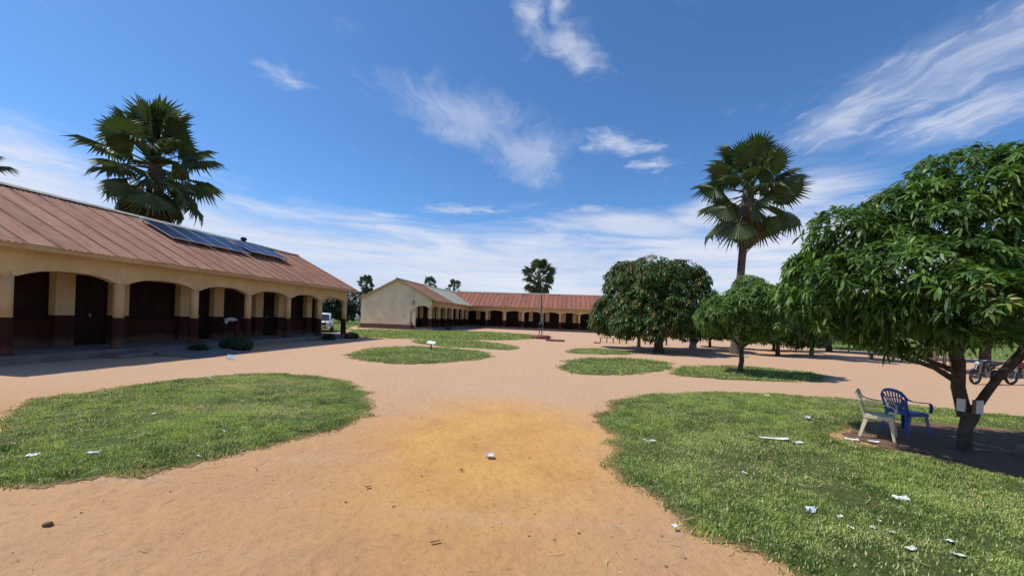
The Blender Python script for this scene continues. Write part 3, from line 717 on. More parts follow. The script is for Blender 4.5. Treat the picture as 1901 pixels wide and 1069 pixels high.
TH = .133; DV = Vector((math.sin(TH), math.cos(TH), 0)); NV = Vector((math.cos(TH), -math.sin(TH), 0)); OB = Vector((-13.05, 30.89, 0))
RZ = math.pi / 2 - TH
SEQ = [('pier', .6), ('door', 1.35), ('pier', .6), ('window', 2.35)]
colsA = [round(-k * 3.14, 3) for k in range(6, -1, -1)]
patA = pattern_run(-19.95, -16.3, [('pier', 1.4), ('window', 2.25)]) + pattern_run(-16.3, -.2, SEQ)
blockA, roofA = classroom('long yellow and maroon classroom block with arcaded veranda and solar panels, left foreground', OB, RZ, -20.2, .16, colsA, patA, .26, 1.43, 3.64, 6.4,
                          far_arch=True, near_arch=True, col_to_ground=(-15.7,), colr=.165)
tB = 20.0
colsB = [round(.0 + k * 3.14, 3) for k in range(0, 7)]
patB = pattern_run(.2, 21.6, SEQ)
blockB, roofB = classroom('gable-ended cream classroom block with part red, part pale green roof', OB + DV * tB, RZ, -.18, 28.6, colsB, patB, .32, 1.5, 3.78, 6.55, colr=.2, square=True,
                          near_arch=True, red='roofred', pale=8.2, deco_skirt=True, w=5.2, depth=9.3)
colsC = [round(3.2 * k + .15, 3) for k in range(1, 12)]
patC = pattern_run(-1.9, 36.6, [('pier', .7), ('window', 2.2), ('pier', .7), ('door', 1.2), ('pier', .7), ('window', 2.2)])
blockC, roofC = classroom('distant red-roofed classroom block with yellow arcade closing the yard', OB + DV * (tB + 19.9), -TH, -9.0, 36.8, colsC, patC, .36, 1.52, 3.85, 6.65, colr=.19, square=True, red='roofred2', w=5.2, depth=9.3)

# things of the left veranda
MB().add([(-15.35, -.421, .255), (-12.75, -.421, .255), (-12.75, -3.15, .015), (-15.35, -3.15, .015), (-15.35, -.421, -.05), (-12.75, -.421, -.05), (-12.75, -3.15, -.05), (-15.35, -3.15, -.05)],
         [(0, 1, 2, 3), (7, 6, 5, 4), (0, 4, 5, 1), (1, 5, 6, 2), (2, 6, 7, 3), (3, 7, 4, 0)]).build('ramp', M['concrete'], blockA, .02)
MB().bb(-16.5, -15.36, -1.3, -.421, -.05, .15).build('step', M['concrete'], blockA, .02)
MB().bb(-.15, 1.95, -.38, 1.6, -.2, .04).build('entrance_step', M['concrete'], blockB, .02)
MB().bb(-.6, -.0, 1.9, 9.6, -.2, .10).build('apron', M['redstone'], blockB, .02)
MB().tube([(-.21, 1.86, 2.6), (-.21, 2.45, 2.35), (-.21, 2.5, .8), (-.21, 2.35, .2)], .03, 6).build('cable', M['shutter'], blockB)
MB().tube([(-.35, 2.05, .0), (-.3, 2.45, 1.0)], .06, 6).build('prop', M['shutter'], blockB)

# solar panels standing on the left roof (each one lifts off)
def solar_panel(x, wid, y0, y1, lift0, lift1, label):
    """x along the ridge; panel from y0 (lower edge) to y1 (upper edge), raised lift0 / lift1 above the sheets"""
    za, zb = roofA(y0) + lift0, roofA(y1) + lift1; ln = math.hypot(y1 - y0, zb - za); ang = math.atan2(zb - za, y1 - y0)
    p = empty('solar_panel', OB + DV * x - NV * y0 + Vector((0, 0, za)), 0, label, 'solar panel', 'solar panels on the veranda block roof')
    p.rotation_euler = (Matrix.Rotation(RZ, 3, 'Z') @ Matrix.Rotation(ang, 3, 'X')).to_euler()
    t = .035; e = .03
    MB().bb(0, wid, 0, e, 0, t).bb(0, wid, ln - e, ln, 0, t).bb(0, e, e, ln - e, 0, t).bb(wid - e, wid, e, ln - e, 0, t).build('frame', M['alu'], p)
    MB().bb(e, wid - e, e, ln - e, .006, .028).build('cell_sheet', M['cell'], p)
    g = MB()
    for k in range(1, 6): g.bb(e + (wid - 2 * e) * k / 6 - .003, e + (wid - 2 * e) * k / 6 + .003, e, ln - e, .0285, .0295)
    for k in range(1, 10): g.bb(e, wid - e, e + (ln - 2 * e) * k / 10 - .003, e + (ln - 2 * e) * k / 10 + .003, .0297, .0305)
    g.build('cell_lines', M['cellline'], p)
    for sx in (.15, wid - .15):
        for (yy, lf) in ((.12, lift0), (ln - .12, lift1)):
            MB().bb(sx - .02, sx + .02, yy - .02, yy + .02, -lf - .02, -.001).build('bracket', M['steel'], p)


ordw = ('first', 'second', 'third', 'fourth')
for k in range(4): solar_panel(-12.05 + k * 1.19, 1.16, 1.86, 3.75, .13, .11, f'dark solar panel, {ordw[k]} from the left in the flat four-panel row on the roof')
for k in range(3): solar_panel(-7.05 + k * 1.15, 1.12, 1.98, 3.75, .24, .10, f'dark solar panel, {ordw[k]} from the left in the tilted three-panel row on the roof')
e = MB().lathe([(0, 0), (.12, 0), (.14, .12), (.22, .18), (.12, .3), (0, .33)], 14).build('roof_vent', M['gloss'])
e.location = OB + DV * -4.9 - NV * 4.45 + Vector((0, 0, 6.38)); tag(e, 'small black knob sticking up over the ridge behind the tilted solar panels', 'roof vent')


# ------------------------------------------------------------------ trees
def leaves_mesh(name, org, dirs, L, W, tone, droop, mat, up=None):
    """one mesh of many lance-shaped leaves. org, dirs: (n,3)"""
    n = len(org); d = dirs / np.linalg.norm(dirs, axis=1, keepdims=True)
    upv = np.tile([0., 0., 1.], (n, 1)) + rng.normal(0, .35, (n, 3))
    s = np.cross(d, upv); s /= np.linalg.norm(s, axis=1, keepdims=True) + 1e-9
    nn = np.cross(s, d)
    v = np.zeros((n, 6, 3), np.float32)
    for k, (f, wf, sg) in enumerate(((0, 0, 0), (.33, .85, -1), (.33, .85, 1), (.68, 1., 1), (.68, 1., -1), (1, 0, 0))):
        p = org + d * (L * f)[:, None] + s * (W * .5 * wf * sg)[:, None]
        p = p + nn * (L * .05 * abs(sg))[:, None]
        p[:, 2] -= droop * L * f ** 2
        v[:, k] = p
    b = np.arange(n)[:, None] * 6
    fl = (b + np.array([0, 2, 1, 1, 2, 3, 4, 4, 3, 5])[None, :]).ravel()
    return mesh_np(name, v.reshape(-1, 3), fl, np.tile([3, 4, 3], n), mat, {'tone': np.repeat(tone, 6)})


def sphere_dirs(n):
    v = rng.normal(size=(n, 3)); return v / np.linalg.norm(v, axis=1, keepdims=True)


def crown_mesh(blobs, n_ros, per, L, W, mat, inner=.35, seed=0, droopy=.5, lump=.22, tonebase=.4, cut=None, clumps=0, csize=.5):
    """rosettes of leaves over (and a little inside) a union of ellipsoids; blobs: (cx,cy,cz,rx,ry,rz)"""
    B = np.array(blobs, float)
    if clumps:                                              # small leafy clumps standing out of the main masses
        w_ = (B[:, 3] * B[:, 4]); wh = rng.choice(len(B), clumps, p=w_ / w_.sum()); dd = sphere_dirs(clumps); dd[:, 2] = np.abs(dd[:, 2]) * .9 - .25
        cc = B[wh, :3] + dd * B[wh, 3:] * rng.uniform(.82, 1.0, (clumps, 1)); rs = csize * rng.uniform(.6, 1.25, (clumps, 1)) * np.array([[1., 1., .7]])
        B[:, 3:] *= .93; B = np.concatenate([B, np.concatenate([cc, rs], 1)])
    area = (B[:, 3] * B[:, 4] + B[:, 4] * B[:, 5] + B[:, 3] * B[:, 5]); pr = area / area.sum()
    m = int(n_ros * 2.2); which = rng.choice(len(B), m, p=pr); d = sphere_dirs(m)
    # clumpy surface: push in and out with noise so hollows form; their shade is also painted into the leaf tone
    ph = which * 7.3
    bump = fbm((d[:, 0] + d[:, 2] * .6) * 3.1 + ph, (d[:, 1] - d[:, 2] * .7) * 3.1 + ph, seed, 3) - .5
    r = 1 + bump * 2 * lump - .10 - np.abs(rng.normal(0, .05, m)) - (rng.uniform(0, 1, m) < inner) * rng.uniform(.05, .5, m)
    p = B[which, :3] + d * B[which, 3:] * r[:, None]
    # drop those buried in another blob
    keep = np.ones(m, bool)
    for j in range(len(B)):
        q = np.linalg.norm((p - B[j, :3]) / B[j, 3:], axis=1); keep &= ~((q < .66) & (which != j))
    if cut is not None: keep &= cut(p)
    p = p[keep][:n_ros]; d = d[keep][:n_ros]; bump = bump[keep][:n_ros]; n = len(p)
    nrm = d / np.linalg.norm(d, axis=1, keepdims=True)
    ax = nrm + np.array([0, 0, .55]); ax /= np.linalg.norm(ax, axis=1, keepdims=True)
    t1 = np.cross(ax, rng.normal(size=(n, 3))); t1 /= np.linalg.norm(t1, axis=1, keepdims=True); t2 = np.cross(ax, t1)
    a = (np.arange(per)[None, :] * 2.4 + rng.uniform(0, 6.3, (n, 1)) + rng.normal(0, .25, (n, per)))
    el = rng.uniform(-.30, .55, (n, per))
    dr = (np.cos(a) * np.cos(el))[..., None] * t1[:, None] + (np.sin(a) * np.cos(el))[..., None] * t2[:, None] + np.sin(el)[..., None] * ax[:, None]
    org = p[:, None] + dr * L * .05 + ax[:, None] * rng.uniform(-.12, .1, (n, per, 1)) * L
    N = n * per; ll = L * rng.uniform(.6, 1.2, N); ww = W * rng.uniform(.75, 1.2, N)
    rt = np.repeat(np.clip(tonebase + bump * .9 + rng.normal(0, .22, n), 0, 1), per)  # shade painted into leaf colour: rosettes in hollows darker, bulging ones lighter
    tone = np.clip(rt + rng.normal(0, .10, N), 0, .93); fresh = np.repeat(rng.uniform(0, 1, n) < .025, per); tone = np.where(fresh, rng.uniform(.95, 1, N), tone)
    return leaves_mesh('crown', org.reshape(-1, 3), dr.reshape(-1, 3), ll, ww, tone, droopy * rng.uniform(.5, 1.3, N), mat)


def limb(pts, r0, r1, n=9, wob=.03, seed=0):
    rr = random.Random(seed); P = [Vector(p) for p in pts]; out = []; k = len(P)
    # catmull style densify
    for i in range(k - 1):
        for t in (0, .33, .66):
            a, b, c, d = P[max(i - 1, 0)], P[i], P[i + 1], P[min(i + 2, k - 1)]
            out.append(.5 * ((2 * b) + (-a + c) * t + (2 * a - 5 * b + 4 * c - d) * t * t + (-a + 3 * b - 3 * c + d) * t ** 3) + Vector((rr.uniform(-1, 1), rr.uniform(-1, 1), 0)) * wob * (0 if i == 0 and t == 0 else 1))
    out.append(P[-1]); m = len(out)
    return out, [r0 + (r1 - r0) * (i / (m - 1)) ** .8 for i in range(m)]


def mango_tree(label, base, trunk_h, trunk_r, blobs, n_ros, per, L, W, mat='mango', bark='bark', limbs=None, group=None, seed=1, droopy=.5, tonebase=.4, lump=.22, flare=1.35, lean=(0, 0), inner=.35, cut=None, clumps=0, csize=.5):
    T = empty('mango_tree', base, 0, label, 'tree', group)
    rr = random.Random(seed); mb = MB()
    fork = Vector((lean[0], lean[1], trunk_h))
    if limbs is None:
        limbs = []
        for k, b in enumerate(blobs):
            e = Vector((b[0], b[1], b[2] + b[5] * .2)); mid = fork.lerp(e, .5) + Vector((rr.uniform(-.2, .2), rr.uniform(-.2, .2), -.1 * (e - fork).length))
            limbs.append(([fork + Vector((0, 0, -.25)), mid, e], trunk_r * .55, .03))
    pts, rad = limb([(0, 0, -.1), (lean[0] * .2, lean[1] * .2, trunk_h * .4), tuple(fork)], trunk_r, trunk_r * .75, 12, .02, seed)
    rad[0] *= flare; rad[1] *= 1 + (flare - 1) * .45
    mb.tube(pts, rad, 12)
    trunk = mb.build('trunk', M[bark], T)
    for i, (ps, r0, r1) in enumerate(limbs):
        pts, rad = limb(ps, r0, r1, 8, .025, seed + i)
        MB().tube(pts, rad, 8).build('branch', M[bark], trunk)
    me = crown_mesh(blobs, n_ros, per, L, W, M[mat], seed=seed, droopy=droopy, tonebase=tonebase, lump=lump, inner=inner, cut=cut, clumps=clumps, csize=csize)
    c = bpy.data.objects.new('crown', me); link(c, T); c['kind'] = 'stuff'
    return T


# nearest mango, right foreground: low forks, hanging lobes
mango_tree('nearest mango tree with forked trunk and drooping glossy leaves, right edge', (7.88, 6.86, 0), .8, .108,
           [(.1, .2, 3.15, 1.9, 1.7, 1.3), (-1.15, .15, 2.9, 1.15, 1.25, 1.0), (-1.62, .3, 2.5, .72, .95, .75), (-1.15, .05, 2.15, .62, .7, .58), (.4, .2, 4.15, 1.35, 1.4, 1.0), (1.3, .3, 3.6, 1.6, 1.6, 1.5), (-.55, .1, 3.75, 1.1, 1.2, .85), (1.7, .2, 4.15, 1.2, 1.3, .95),
            (1.7, -.9, 2.7, 1.1, .8, .8), (2.7, .6, 2.9, 1.2, 1.3, 1.0), (-.2, 1.2, 2.3, 1.5, .7, .7), (-1.5, 1.3, 2.75, .95, .9, .75), (-.15, .1, 4.5, 1.0, 1.0, .75), (.8, .2, 4.7, 1.0, 1.0, .75), (-1.45, .4, 3.35, 1.0, 1.0, .85), (-.85, .2, 3.95, 1.0, 1.0, .75), (-1.7, .7, 2.9, .85, 1.0, .85), (.4, -1.1, 2.9, 1.2, .75, .75), (-1.0, -.95, 2.55, .95, .7, .75)],
           4900, 12, .195, .041, limbs=[([(-.02, 0, .6), (-.12, .02, 1.1), (-.18, .05, 1.7)], .098, .085), ([(.04, 0, .45), (.30, -.05, 1.05), (.75, -.1, 1.75), (1.25, 0, 2.6)], .075, .045),
                                         ([(-.18, .05, 1.6), (-.55, 0, 2.05), (-1.2, .05, 2.6)], .07, .03), ([(-.17, .05, 1.6), (-.1, .1, 2.3), (.1, .2, 3.3)], .085, .03), ([(-.16, .05, 1.55), (.25, .2, 2.0), (.45, .1, 2.8)], .08, .03),
                                         ([(-.13, .0, 1.15), (-.55, .05, 1.42), (-1.15, .1, 1.62), (-1.5, .2, 1.95)], .06, .02), ([(-.15, .03, 1.35), (-.6, .3, 1.62), (-1.0, .5, 1.95)], .05, .02), ([(.72, -.1, 1.7), (1.3, -.2, 1.95), (1.9, -.2, 2.4)], .07, .025), ([(.5, -.05, 1.3), (1.1, .2, 1.55), (1.8, .4, 2.1)], .05, .02)],
           seed=5, droopy=.34, tonebase=.39, lump=.22, flare=1.3, inner=.2, clumps=46, csize=.62,
           cut=lambda p: (p[:, 2] > 2.5 - .35 * np.clip(p[:, 0], 0, 2)) | (p[:, 0] < -.75))
# small mango on its own grass patch
mango_tree('small round-crowned mango tree on its own grass patch before the tall palm', (9.87, 17.06, 0), 1.35, .115,
           [(-.05, 0, 2.7, 1.75, 1.6, 1.1), (.5, 0, 3.3, 1.2, 1.2, .8), (-1.0, .1, 2.4, 1.0, 1.1, .9), (1.15, .1, 2.5, 1.1, 1.1, .95), (.05, -.6, 2.1, 1.4, .9, .8), (.35, .2, 3.85, .75, .8, .42), (1.55, .3, 2.75, 1.0, 1.0, .95)],
           2400, 11, .19, .042, seed=9, droopy=.4, tonebase=.52, lump=.2, clumps=34, csize=.5)
# the big dark dome of three mangoes
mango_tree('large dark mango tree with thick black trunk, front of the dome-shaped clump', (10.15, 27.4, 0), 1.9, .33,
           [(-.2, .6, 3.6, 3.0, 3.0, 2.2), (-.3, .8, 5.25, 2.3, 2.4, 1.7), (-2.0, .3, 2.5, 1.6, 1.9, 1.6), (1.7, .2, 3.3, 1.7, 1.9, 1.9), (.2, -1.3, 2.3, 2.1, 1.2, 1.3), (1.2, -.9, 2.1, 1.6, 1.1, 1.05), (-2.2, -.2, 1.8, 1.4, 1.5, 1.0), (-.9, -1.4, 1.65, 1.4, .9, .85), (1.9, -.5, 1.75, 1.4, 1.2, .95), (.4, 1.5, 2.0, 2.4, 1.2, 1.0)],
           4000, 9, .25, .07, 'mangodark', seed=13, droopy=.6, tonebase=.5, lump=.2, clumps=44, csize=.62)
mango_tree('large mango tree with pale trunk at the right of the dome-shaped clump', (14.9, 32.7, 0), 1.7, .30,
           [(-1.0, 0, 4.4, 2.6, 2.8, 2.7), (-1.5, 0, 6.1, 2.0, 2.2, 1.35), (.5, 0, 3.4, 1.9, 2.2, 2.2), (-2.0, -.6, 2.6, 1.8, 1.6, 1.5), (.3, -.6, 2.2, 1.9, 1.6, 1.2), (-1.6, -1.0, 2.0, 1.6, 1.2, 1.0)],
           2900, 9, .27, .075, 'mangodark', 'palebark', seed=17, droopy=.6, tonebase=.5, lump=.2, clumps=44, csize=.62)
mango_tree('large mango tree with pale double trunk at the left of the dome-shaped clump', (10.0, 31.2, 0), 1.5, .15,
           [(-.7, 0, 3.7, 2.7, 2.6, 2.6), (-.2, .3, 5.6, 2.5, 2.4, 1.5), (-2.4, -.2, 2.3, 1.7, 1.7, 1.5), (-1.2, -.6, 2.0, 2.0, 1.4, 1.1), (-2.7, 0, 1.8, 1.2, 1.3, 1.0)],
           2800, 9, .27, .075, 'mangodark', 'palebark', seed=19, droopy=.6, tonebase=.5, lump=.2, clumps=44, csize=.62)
# darker tree behind the small mango, and others further right
mango_tree('dark leafy tree half hidden behind the small mango, beside the banana plant', (19.4, 29.0, 0), 1.4, .16, [(0, 0, 3.2, 2.3, 2.0, 1.6), (1.2, 0, 2.0, 1.7, 1.6, 1.5), (-1.3, 0, 2.2, 1.6, 1.6, 1.4), (2.6, .5, 1.9, 1.6, 1.4, 1.3)], 1700, 8, .27, .08, seed=23, tonebase=.35)
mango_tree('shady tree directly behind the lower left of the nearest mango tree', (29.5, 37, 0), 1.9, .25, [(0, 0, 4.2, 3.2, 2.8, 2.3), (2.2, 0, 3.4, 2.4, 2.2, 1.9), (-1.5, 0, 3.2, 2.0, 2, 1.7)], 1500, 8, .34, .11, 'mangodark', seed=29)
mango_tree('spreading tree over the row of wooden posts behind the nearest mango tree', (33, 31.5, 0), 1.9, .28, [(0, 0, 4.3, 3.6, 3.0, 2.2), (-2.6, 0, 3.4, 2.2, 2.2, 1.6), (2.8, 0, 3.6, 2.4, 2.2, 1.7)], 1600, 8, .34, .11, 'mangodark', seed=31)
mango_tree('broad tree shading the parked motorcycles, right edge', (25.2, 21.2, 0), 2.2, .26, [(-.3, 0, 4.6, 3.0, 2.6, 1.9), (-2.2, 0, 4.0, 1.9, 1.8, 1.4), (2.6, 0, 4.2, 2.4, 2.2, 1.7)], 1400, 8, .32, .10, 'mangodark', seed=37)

mango_tree('bushy low tree between the tall palm and the banana plant', (23.4, 35.5, 0), .9, .14, [(0, 0, 2.2, 2.2, 1.8, 1.5), (1.6, 0, 1.8, 1.6, 1.5, 1.2), (-1.7, 0, 1.8, 1.6, 1.5, 1.2)], 1100, 8, .30, .09, 'mangodark', seed=41, lump=.2, clumps=12, csize=.7)
mango_tree('bushy low tree right behind the tall palm trunk', (18.2, 36.5, 0), .9, .14, [(0, 0, 2.0, 2.0, 1.8, 1.4), (1.5, 0, 1.7, 1.6, 1.5, 1.1)], 900, 8, .30, .09, 'mangodark', seed=43, lump=.2, clumps=12, csize=.7)
# far trees, each its own thing
far_spots = [(-41, 62, 4.6, 5.4, 'tall dark tree right behind the last arch of the long veranda'), (-30.2, 66, 4.0, 5.6, 'dark tree beside the left corner of the gabled classroom'), (-46, 84, 5.5, 6.5, 'far dark tree above the lilac canopy'),
             (-37, 92, 5.0, 7.0, 'far dark tree behind the white stones of the field'), (26, 92, 5.5, 7.2, 'treetop rising just above the distant red roof near the large mango clump'), (42, 84, 6, 7.5, 'far tree seen between the tall palm and the nearest mango tree'), (58, 78, 6, 7.5, 'far tree behind the nearest mango tree trunk'),
             (76, 70, 6, 7, 'far tree above the motorcycles'), (92, 78, 6.5, 7.5, 'far tree beyond the right edge of the nearest mango tree'), (50, 58, 4.5, 5.5, 'medium tree on the grass field right of the wooden posts')]
for k, (x, y, r, h, lab) in enumerate(far_spots):
    T = empty('broadleaf_tree', (x, y, 0), 0, lab, 'tree', 'trees beyond the school yard')
    MB().tube([(0, 0, -.1), (.1, 0, h * .3), (0, .1, h * .6)], [.34, .26, .12], 8).build('trunk', M['bark'], T)
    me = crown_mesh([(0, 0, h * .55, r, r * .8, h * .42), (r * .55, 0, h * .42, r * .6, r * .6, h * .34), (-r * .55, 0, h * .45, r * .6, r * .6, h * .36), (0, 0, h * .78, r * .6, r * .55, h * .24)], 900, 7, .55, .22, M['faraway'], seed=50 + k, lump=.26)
    c = bpy.data.objects.new('crown', me); link(c, T); c['kind'] = 'stuff'


# ------------------------------------------------------------------ palms
def frond_mesh(kind, seed):
    """fan leaf: petiole along +x from the origin, then a pleated fan"""
    rr = random.Random(seed); mb = MB(); tone = []
    dead = kind == 'dead'; P = rr.uniform(1.6, 1.95) if not dead else .75; L = 1.18 if not dead else 1.2
    nseg = 34; span = R(150 if not dead else 70); sag = .15 if kind == 'up' else (.45 if kind == 'side' else .8)
    hub = Vector((P, 0, -.10))
    vs = []; fs = []
    inner = .68
    def pt(a, r, lift):
        x = math.cos(a) * r; y = math.sin(a) * r
        z = -sag * (r / L) ** 2 * L * .55 - .18 * abs(math.sin(a)) * r + lift * .035
        if math.cos(a) < 0: z -= .05 * r
        return hub + Vector((x, y, z))
    h = len(vs); vs.append(hub)
    rim = []
    for k in range(2 * nseg + 1):
        a = -span + span * 2 * k / (2 * nseg); rl = L * inner * (1 - .18 * abs(a / span)) * rr.uniform(.96, 1.04)
        vs.append(pt(a, rl if k % 2 else rl * .93, 1 if k % 2 else -1)); rim.append(len(vs) - 1)
    for k in range(2 * nseg): fs.append((h, rim[k], rim[k + 1]))
    for k in range(nseg):
        i0, i1, i2 = rim[2 * k], rim[2 * k + 1], rim[2 * k + 2]
        a = -span + span * 2 * (2 * k + 1) / (2 * nseg) + rr.uniform(-.03, .03); rl = L * (1 - .20 * abs(a / span)) * rr.uniform(.86, 1.06)
        tip = pt(a, rl * (rr.uniform(.55, .8) if rr.random() < .12 else 1), 0) + Vector((0, 0, -rr.uniform(.02, .34) - (.25 if dead else 0)))
        vs.append(tip); t = len(vs) - 1; fs += [(i0, t, i1), (i1, t, i2)]
    n0 = len(vs)
    mb.add(vs, fs)
    me_t = [rr.random() * .25 for _ in range(n0)]
    mb2 = MB().tube([(0, 0, 0), (P * .5, 0, .02), tuple(hub)], [.055, .035, .022], 5)
    base = len(mb.v); mb.v += mb2.v; mb.f += [[i + base for i in f] for f in mb2.f]; mb.sm += mb2.sm
    me = mb.mesh('frond', M['palmdead' if dead else 'palm'])
    at = me.attributes.new('tone', 'FLOAT', 'POINT'); g0 = rr.uniform(.25, .6)
    at.data.foreach_set('value', np.clip(np.array([g0 + rr.uniform(-.15, .15) for _ in range(len(mb.v))], np.float32), 0, .92))
    return me


FR = {k: [frond_mesh(k, 100 + i * 7 + j) for j in range(3)] for i, k in enumerate(('up', 'side', 'low', 'dead'))}


def palm(label, base, crown_z, scale, n, trunk_r, seed, dead=6, bulge=1.0, lean=(0, 0), low=158, group='fan palms around the school'):
    T = empty('fan_palm', base, 0, label, 'palm tree', group); rr = random.Random(seed)
    H = crown_z; pts = []; rad = []
    for k in range(15):
        f = k / 14; pts.append((lean[0] * f * f, lean[1] * f * f, -.2 + (H + .2) * f))
        r = trunk_r * (1.5 - 1.6 * f if f < .25 else 1.1 - .5 * (f - .25) if f < .55 else .95 + bulge * .55 * math.exp(-((f - .86) / .13) ** 2))
        rad.append(max(r, trunk_r * .8) * (1.3 if k == 0 else 1))
    MB().tube(pts, rad, 14).build('trunk', M['palmbark'], T)
    top = Vector((lean[0], lean[1], H - .15 * scale))
    for k in range(n):
        f = (k + .5) / n; az = k * 2.39996 + rr.uniform(-.2, .2)
        el = R(84 - low * f ** 1.1 + rr.uniform(-11, 11)); kind = 'up' if f < .35 else 'side' if f < .72 else 'low'
        fr = bpy.data.objects.new('frond', rr.choice(FR[kind])); link(fr, T)
        fr.location = top + Vector((0, 0, (.35 - .75 * f) * scale)); s = scale * rr.uniform(.88, 1.1); fr.scale = (s, s, s)
        fr.rotation_euler = (Matrix.Rotation(az, 3, 'Z') @ Matrix.Rotation(-el, 3, 'Y') @ Matrix.Rotation(rr.uniform(-.9, .9), 3, 'X')).to_euler()
    for k in range(dead):
        az = k * 6.283 / dead + rr.uniform(-.4, .4); el = R(-72 + rr.uniform(-10, 12))
        fr = bpy.data.objects.new('dead_frond', rr.choice(FR['dead'])); link(fr, T); s = scale * rr.uniform(1.0, 1.35); fr.scale = (s, s, s)
        fr.location = top + Vector((math.cos(az) * .25, math.sin(az) * .25, -.55 * scale))
        fr.rotation_euler = (Matrix.Rotation(az, 3, 'Z') @ Matrix.Rotation(-el, 3, 'Y')).to_euler()
    return T


palm('big bushy fan palm rising behind the solar panels of the veranda block', (-24.6, 27.6, 0), 11.75, 1.40, 46, .36, 3, 14, .5, (-.5, 0))
palm('tall fan palm with swollen trunk above the small mango tree', (16.5, 29.2, 0), 12.0, 1.34, 34, .27, 5, 9, 1.5, (.5, 0), 138)
palm('fan palm cut off by the left edge above the roof', (-43.5, 30, 0), 12.0, 1.4, 38, .35, 7, 5)
palm('fan palm behind the distant red roof, straight behind the flagpole', (5.3, 82, 0), 10.9, 1.35, 40, .34, 9, 7, .4)
palm('small far palm between the long veranda roof and the gable', (-55.3, 150, 0), 12.6, 1.25, 30, .34, 11, 3)
palm('small far palm peeping over the pale green roof, left one of two', (-31.4, 150, 0), 13.3, 1.15, 26, .34, 13, 2)
palm('small far palm peeping over the pale green roof, right one of two', (-22.2, 150, 0), 12.6, 1.25, 22, .34, 15, 2)
palm('fan palm peeking from behind the left side of the nearest mango tree', (33.4, 43, 0), 7.2, 1.35, 34, .34, 17, 5)


# banana plant
def banana_plant(label, base, seed):
    T = empty('banana_plant', base, 0, label, 'banana plant'); rr = random.Random(seed)
    MB().tube([(0, 0, -.05), (.03, 0, 1.0), (0, 0, 2.0)], [.16, .13, .08], 10).build('stem', M['banana'], T)
    for k in range(9):
        az = k * 2.4 + rr.uniform(-.3, .3); L = rr.uniform(1.6, 2.3); el = R(rr.uniform(35, 75)); drp = rr.uniform(.5, 1.0); vs = []; n = 9
        for i in range(n):
            f = i / (n - 1); r = L * f; x = r * math.cos(el); z = 2.0 + r * math.sin(el) - drp * f ** 2.2 * L * .8
            w = .27 * math.sin(math.pi * min(1, f * .92 + .08)) ** .6 * (0.12 if f < .12 else 1)
            for sd in (-1, 0, 1):
                y = sd * w; vs.append((x * math.cos(az) - y * math.sin(az), x * math.sin(az) + y * math.cos(az), z + (.06 if sd == 0 else 0) * -1 + abs(sd) * .05))
        fs = []
        for i in range(n - 1):
            for j in range(2): a = i * 3 + j; fs.append((a, a + 1, a + 4, a + 3))
        o = MB().add(vs, fs, True).build('leaf', M['banana'], T, fix=False)
        at = o.data.attributes.new('tone', 'FLOAT', 'POINT'); t = .98 if k == 4 else rr.uniform(.2, .85)
        at.data.foreach_set('value', np.full(len(vs), t, np.float32))
    for o in T.children:
        if o.name.startswith('stem'):
            at = o.data.attributes.new('tone', 'FLOAT', 'POINT'); at.data.foreach_set('value', np.full(len(o.data.vertices), .3, np.float32))


banana_plant('bright green banana plant with broad split leaves right of the small mango', (23.0, 30.5, 0), 3)


# low shrubs along the veranda edge
def shrub(label, loc, r, h, n, mat='shrub', group='shrubs along the veranda edge'):
    T = empty('shrub', loc, 0, label, 'shrub', group)
    mb = MB()
    for k in range(6):
        a = k * 1.05; mb.tube([(0, 0, -.03), (math.cos(a) * r * .5, math.sin(a) * r * .5, h * .6)], [.018, .006], 5)
    mb.build('stems', M['bark'], T)
    me = crown_mesh([(0, 0, h * .5, r, r * .8, h * .5), (r * .4, 0, h * .4, r * .6, r * .6, h * .4), (-r * .45, 0, h * .38, r * .55, r * .6, h * .4)], n, 7, .12, .035, M[mat], seed=int(r * 100), lump=.3)
    c = bpy.data.objects.new('crown', me); link(c, T); c['kind'] = 'stuff'


shrub('dark low shrub before the third column of the long veranda', (-12.9, 18.75, 0), .75, .62, 420)
shrub('small dark shrub beside the concrete ramp', (-13.3, 17.0, 0), .45, .4, 200)
shrub('small shrub at the foot of the second last veranda column', (-12.55, 27.5, 0), .45, .5, 200)
shrub('small shrub at the corner column of the long veranda', (-12.0, 30.0, 0), .5, .5, 220)
shrub('shaded leafy bush against the base of the gabled classroom arcade', (-9.4, 56.5, 0), .9, .8, 200, group='shrubs along the gabled classroom')

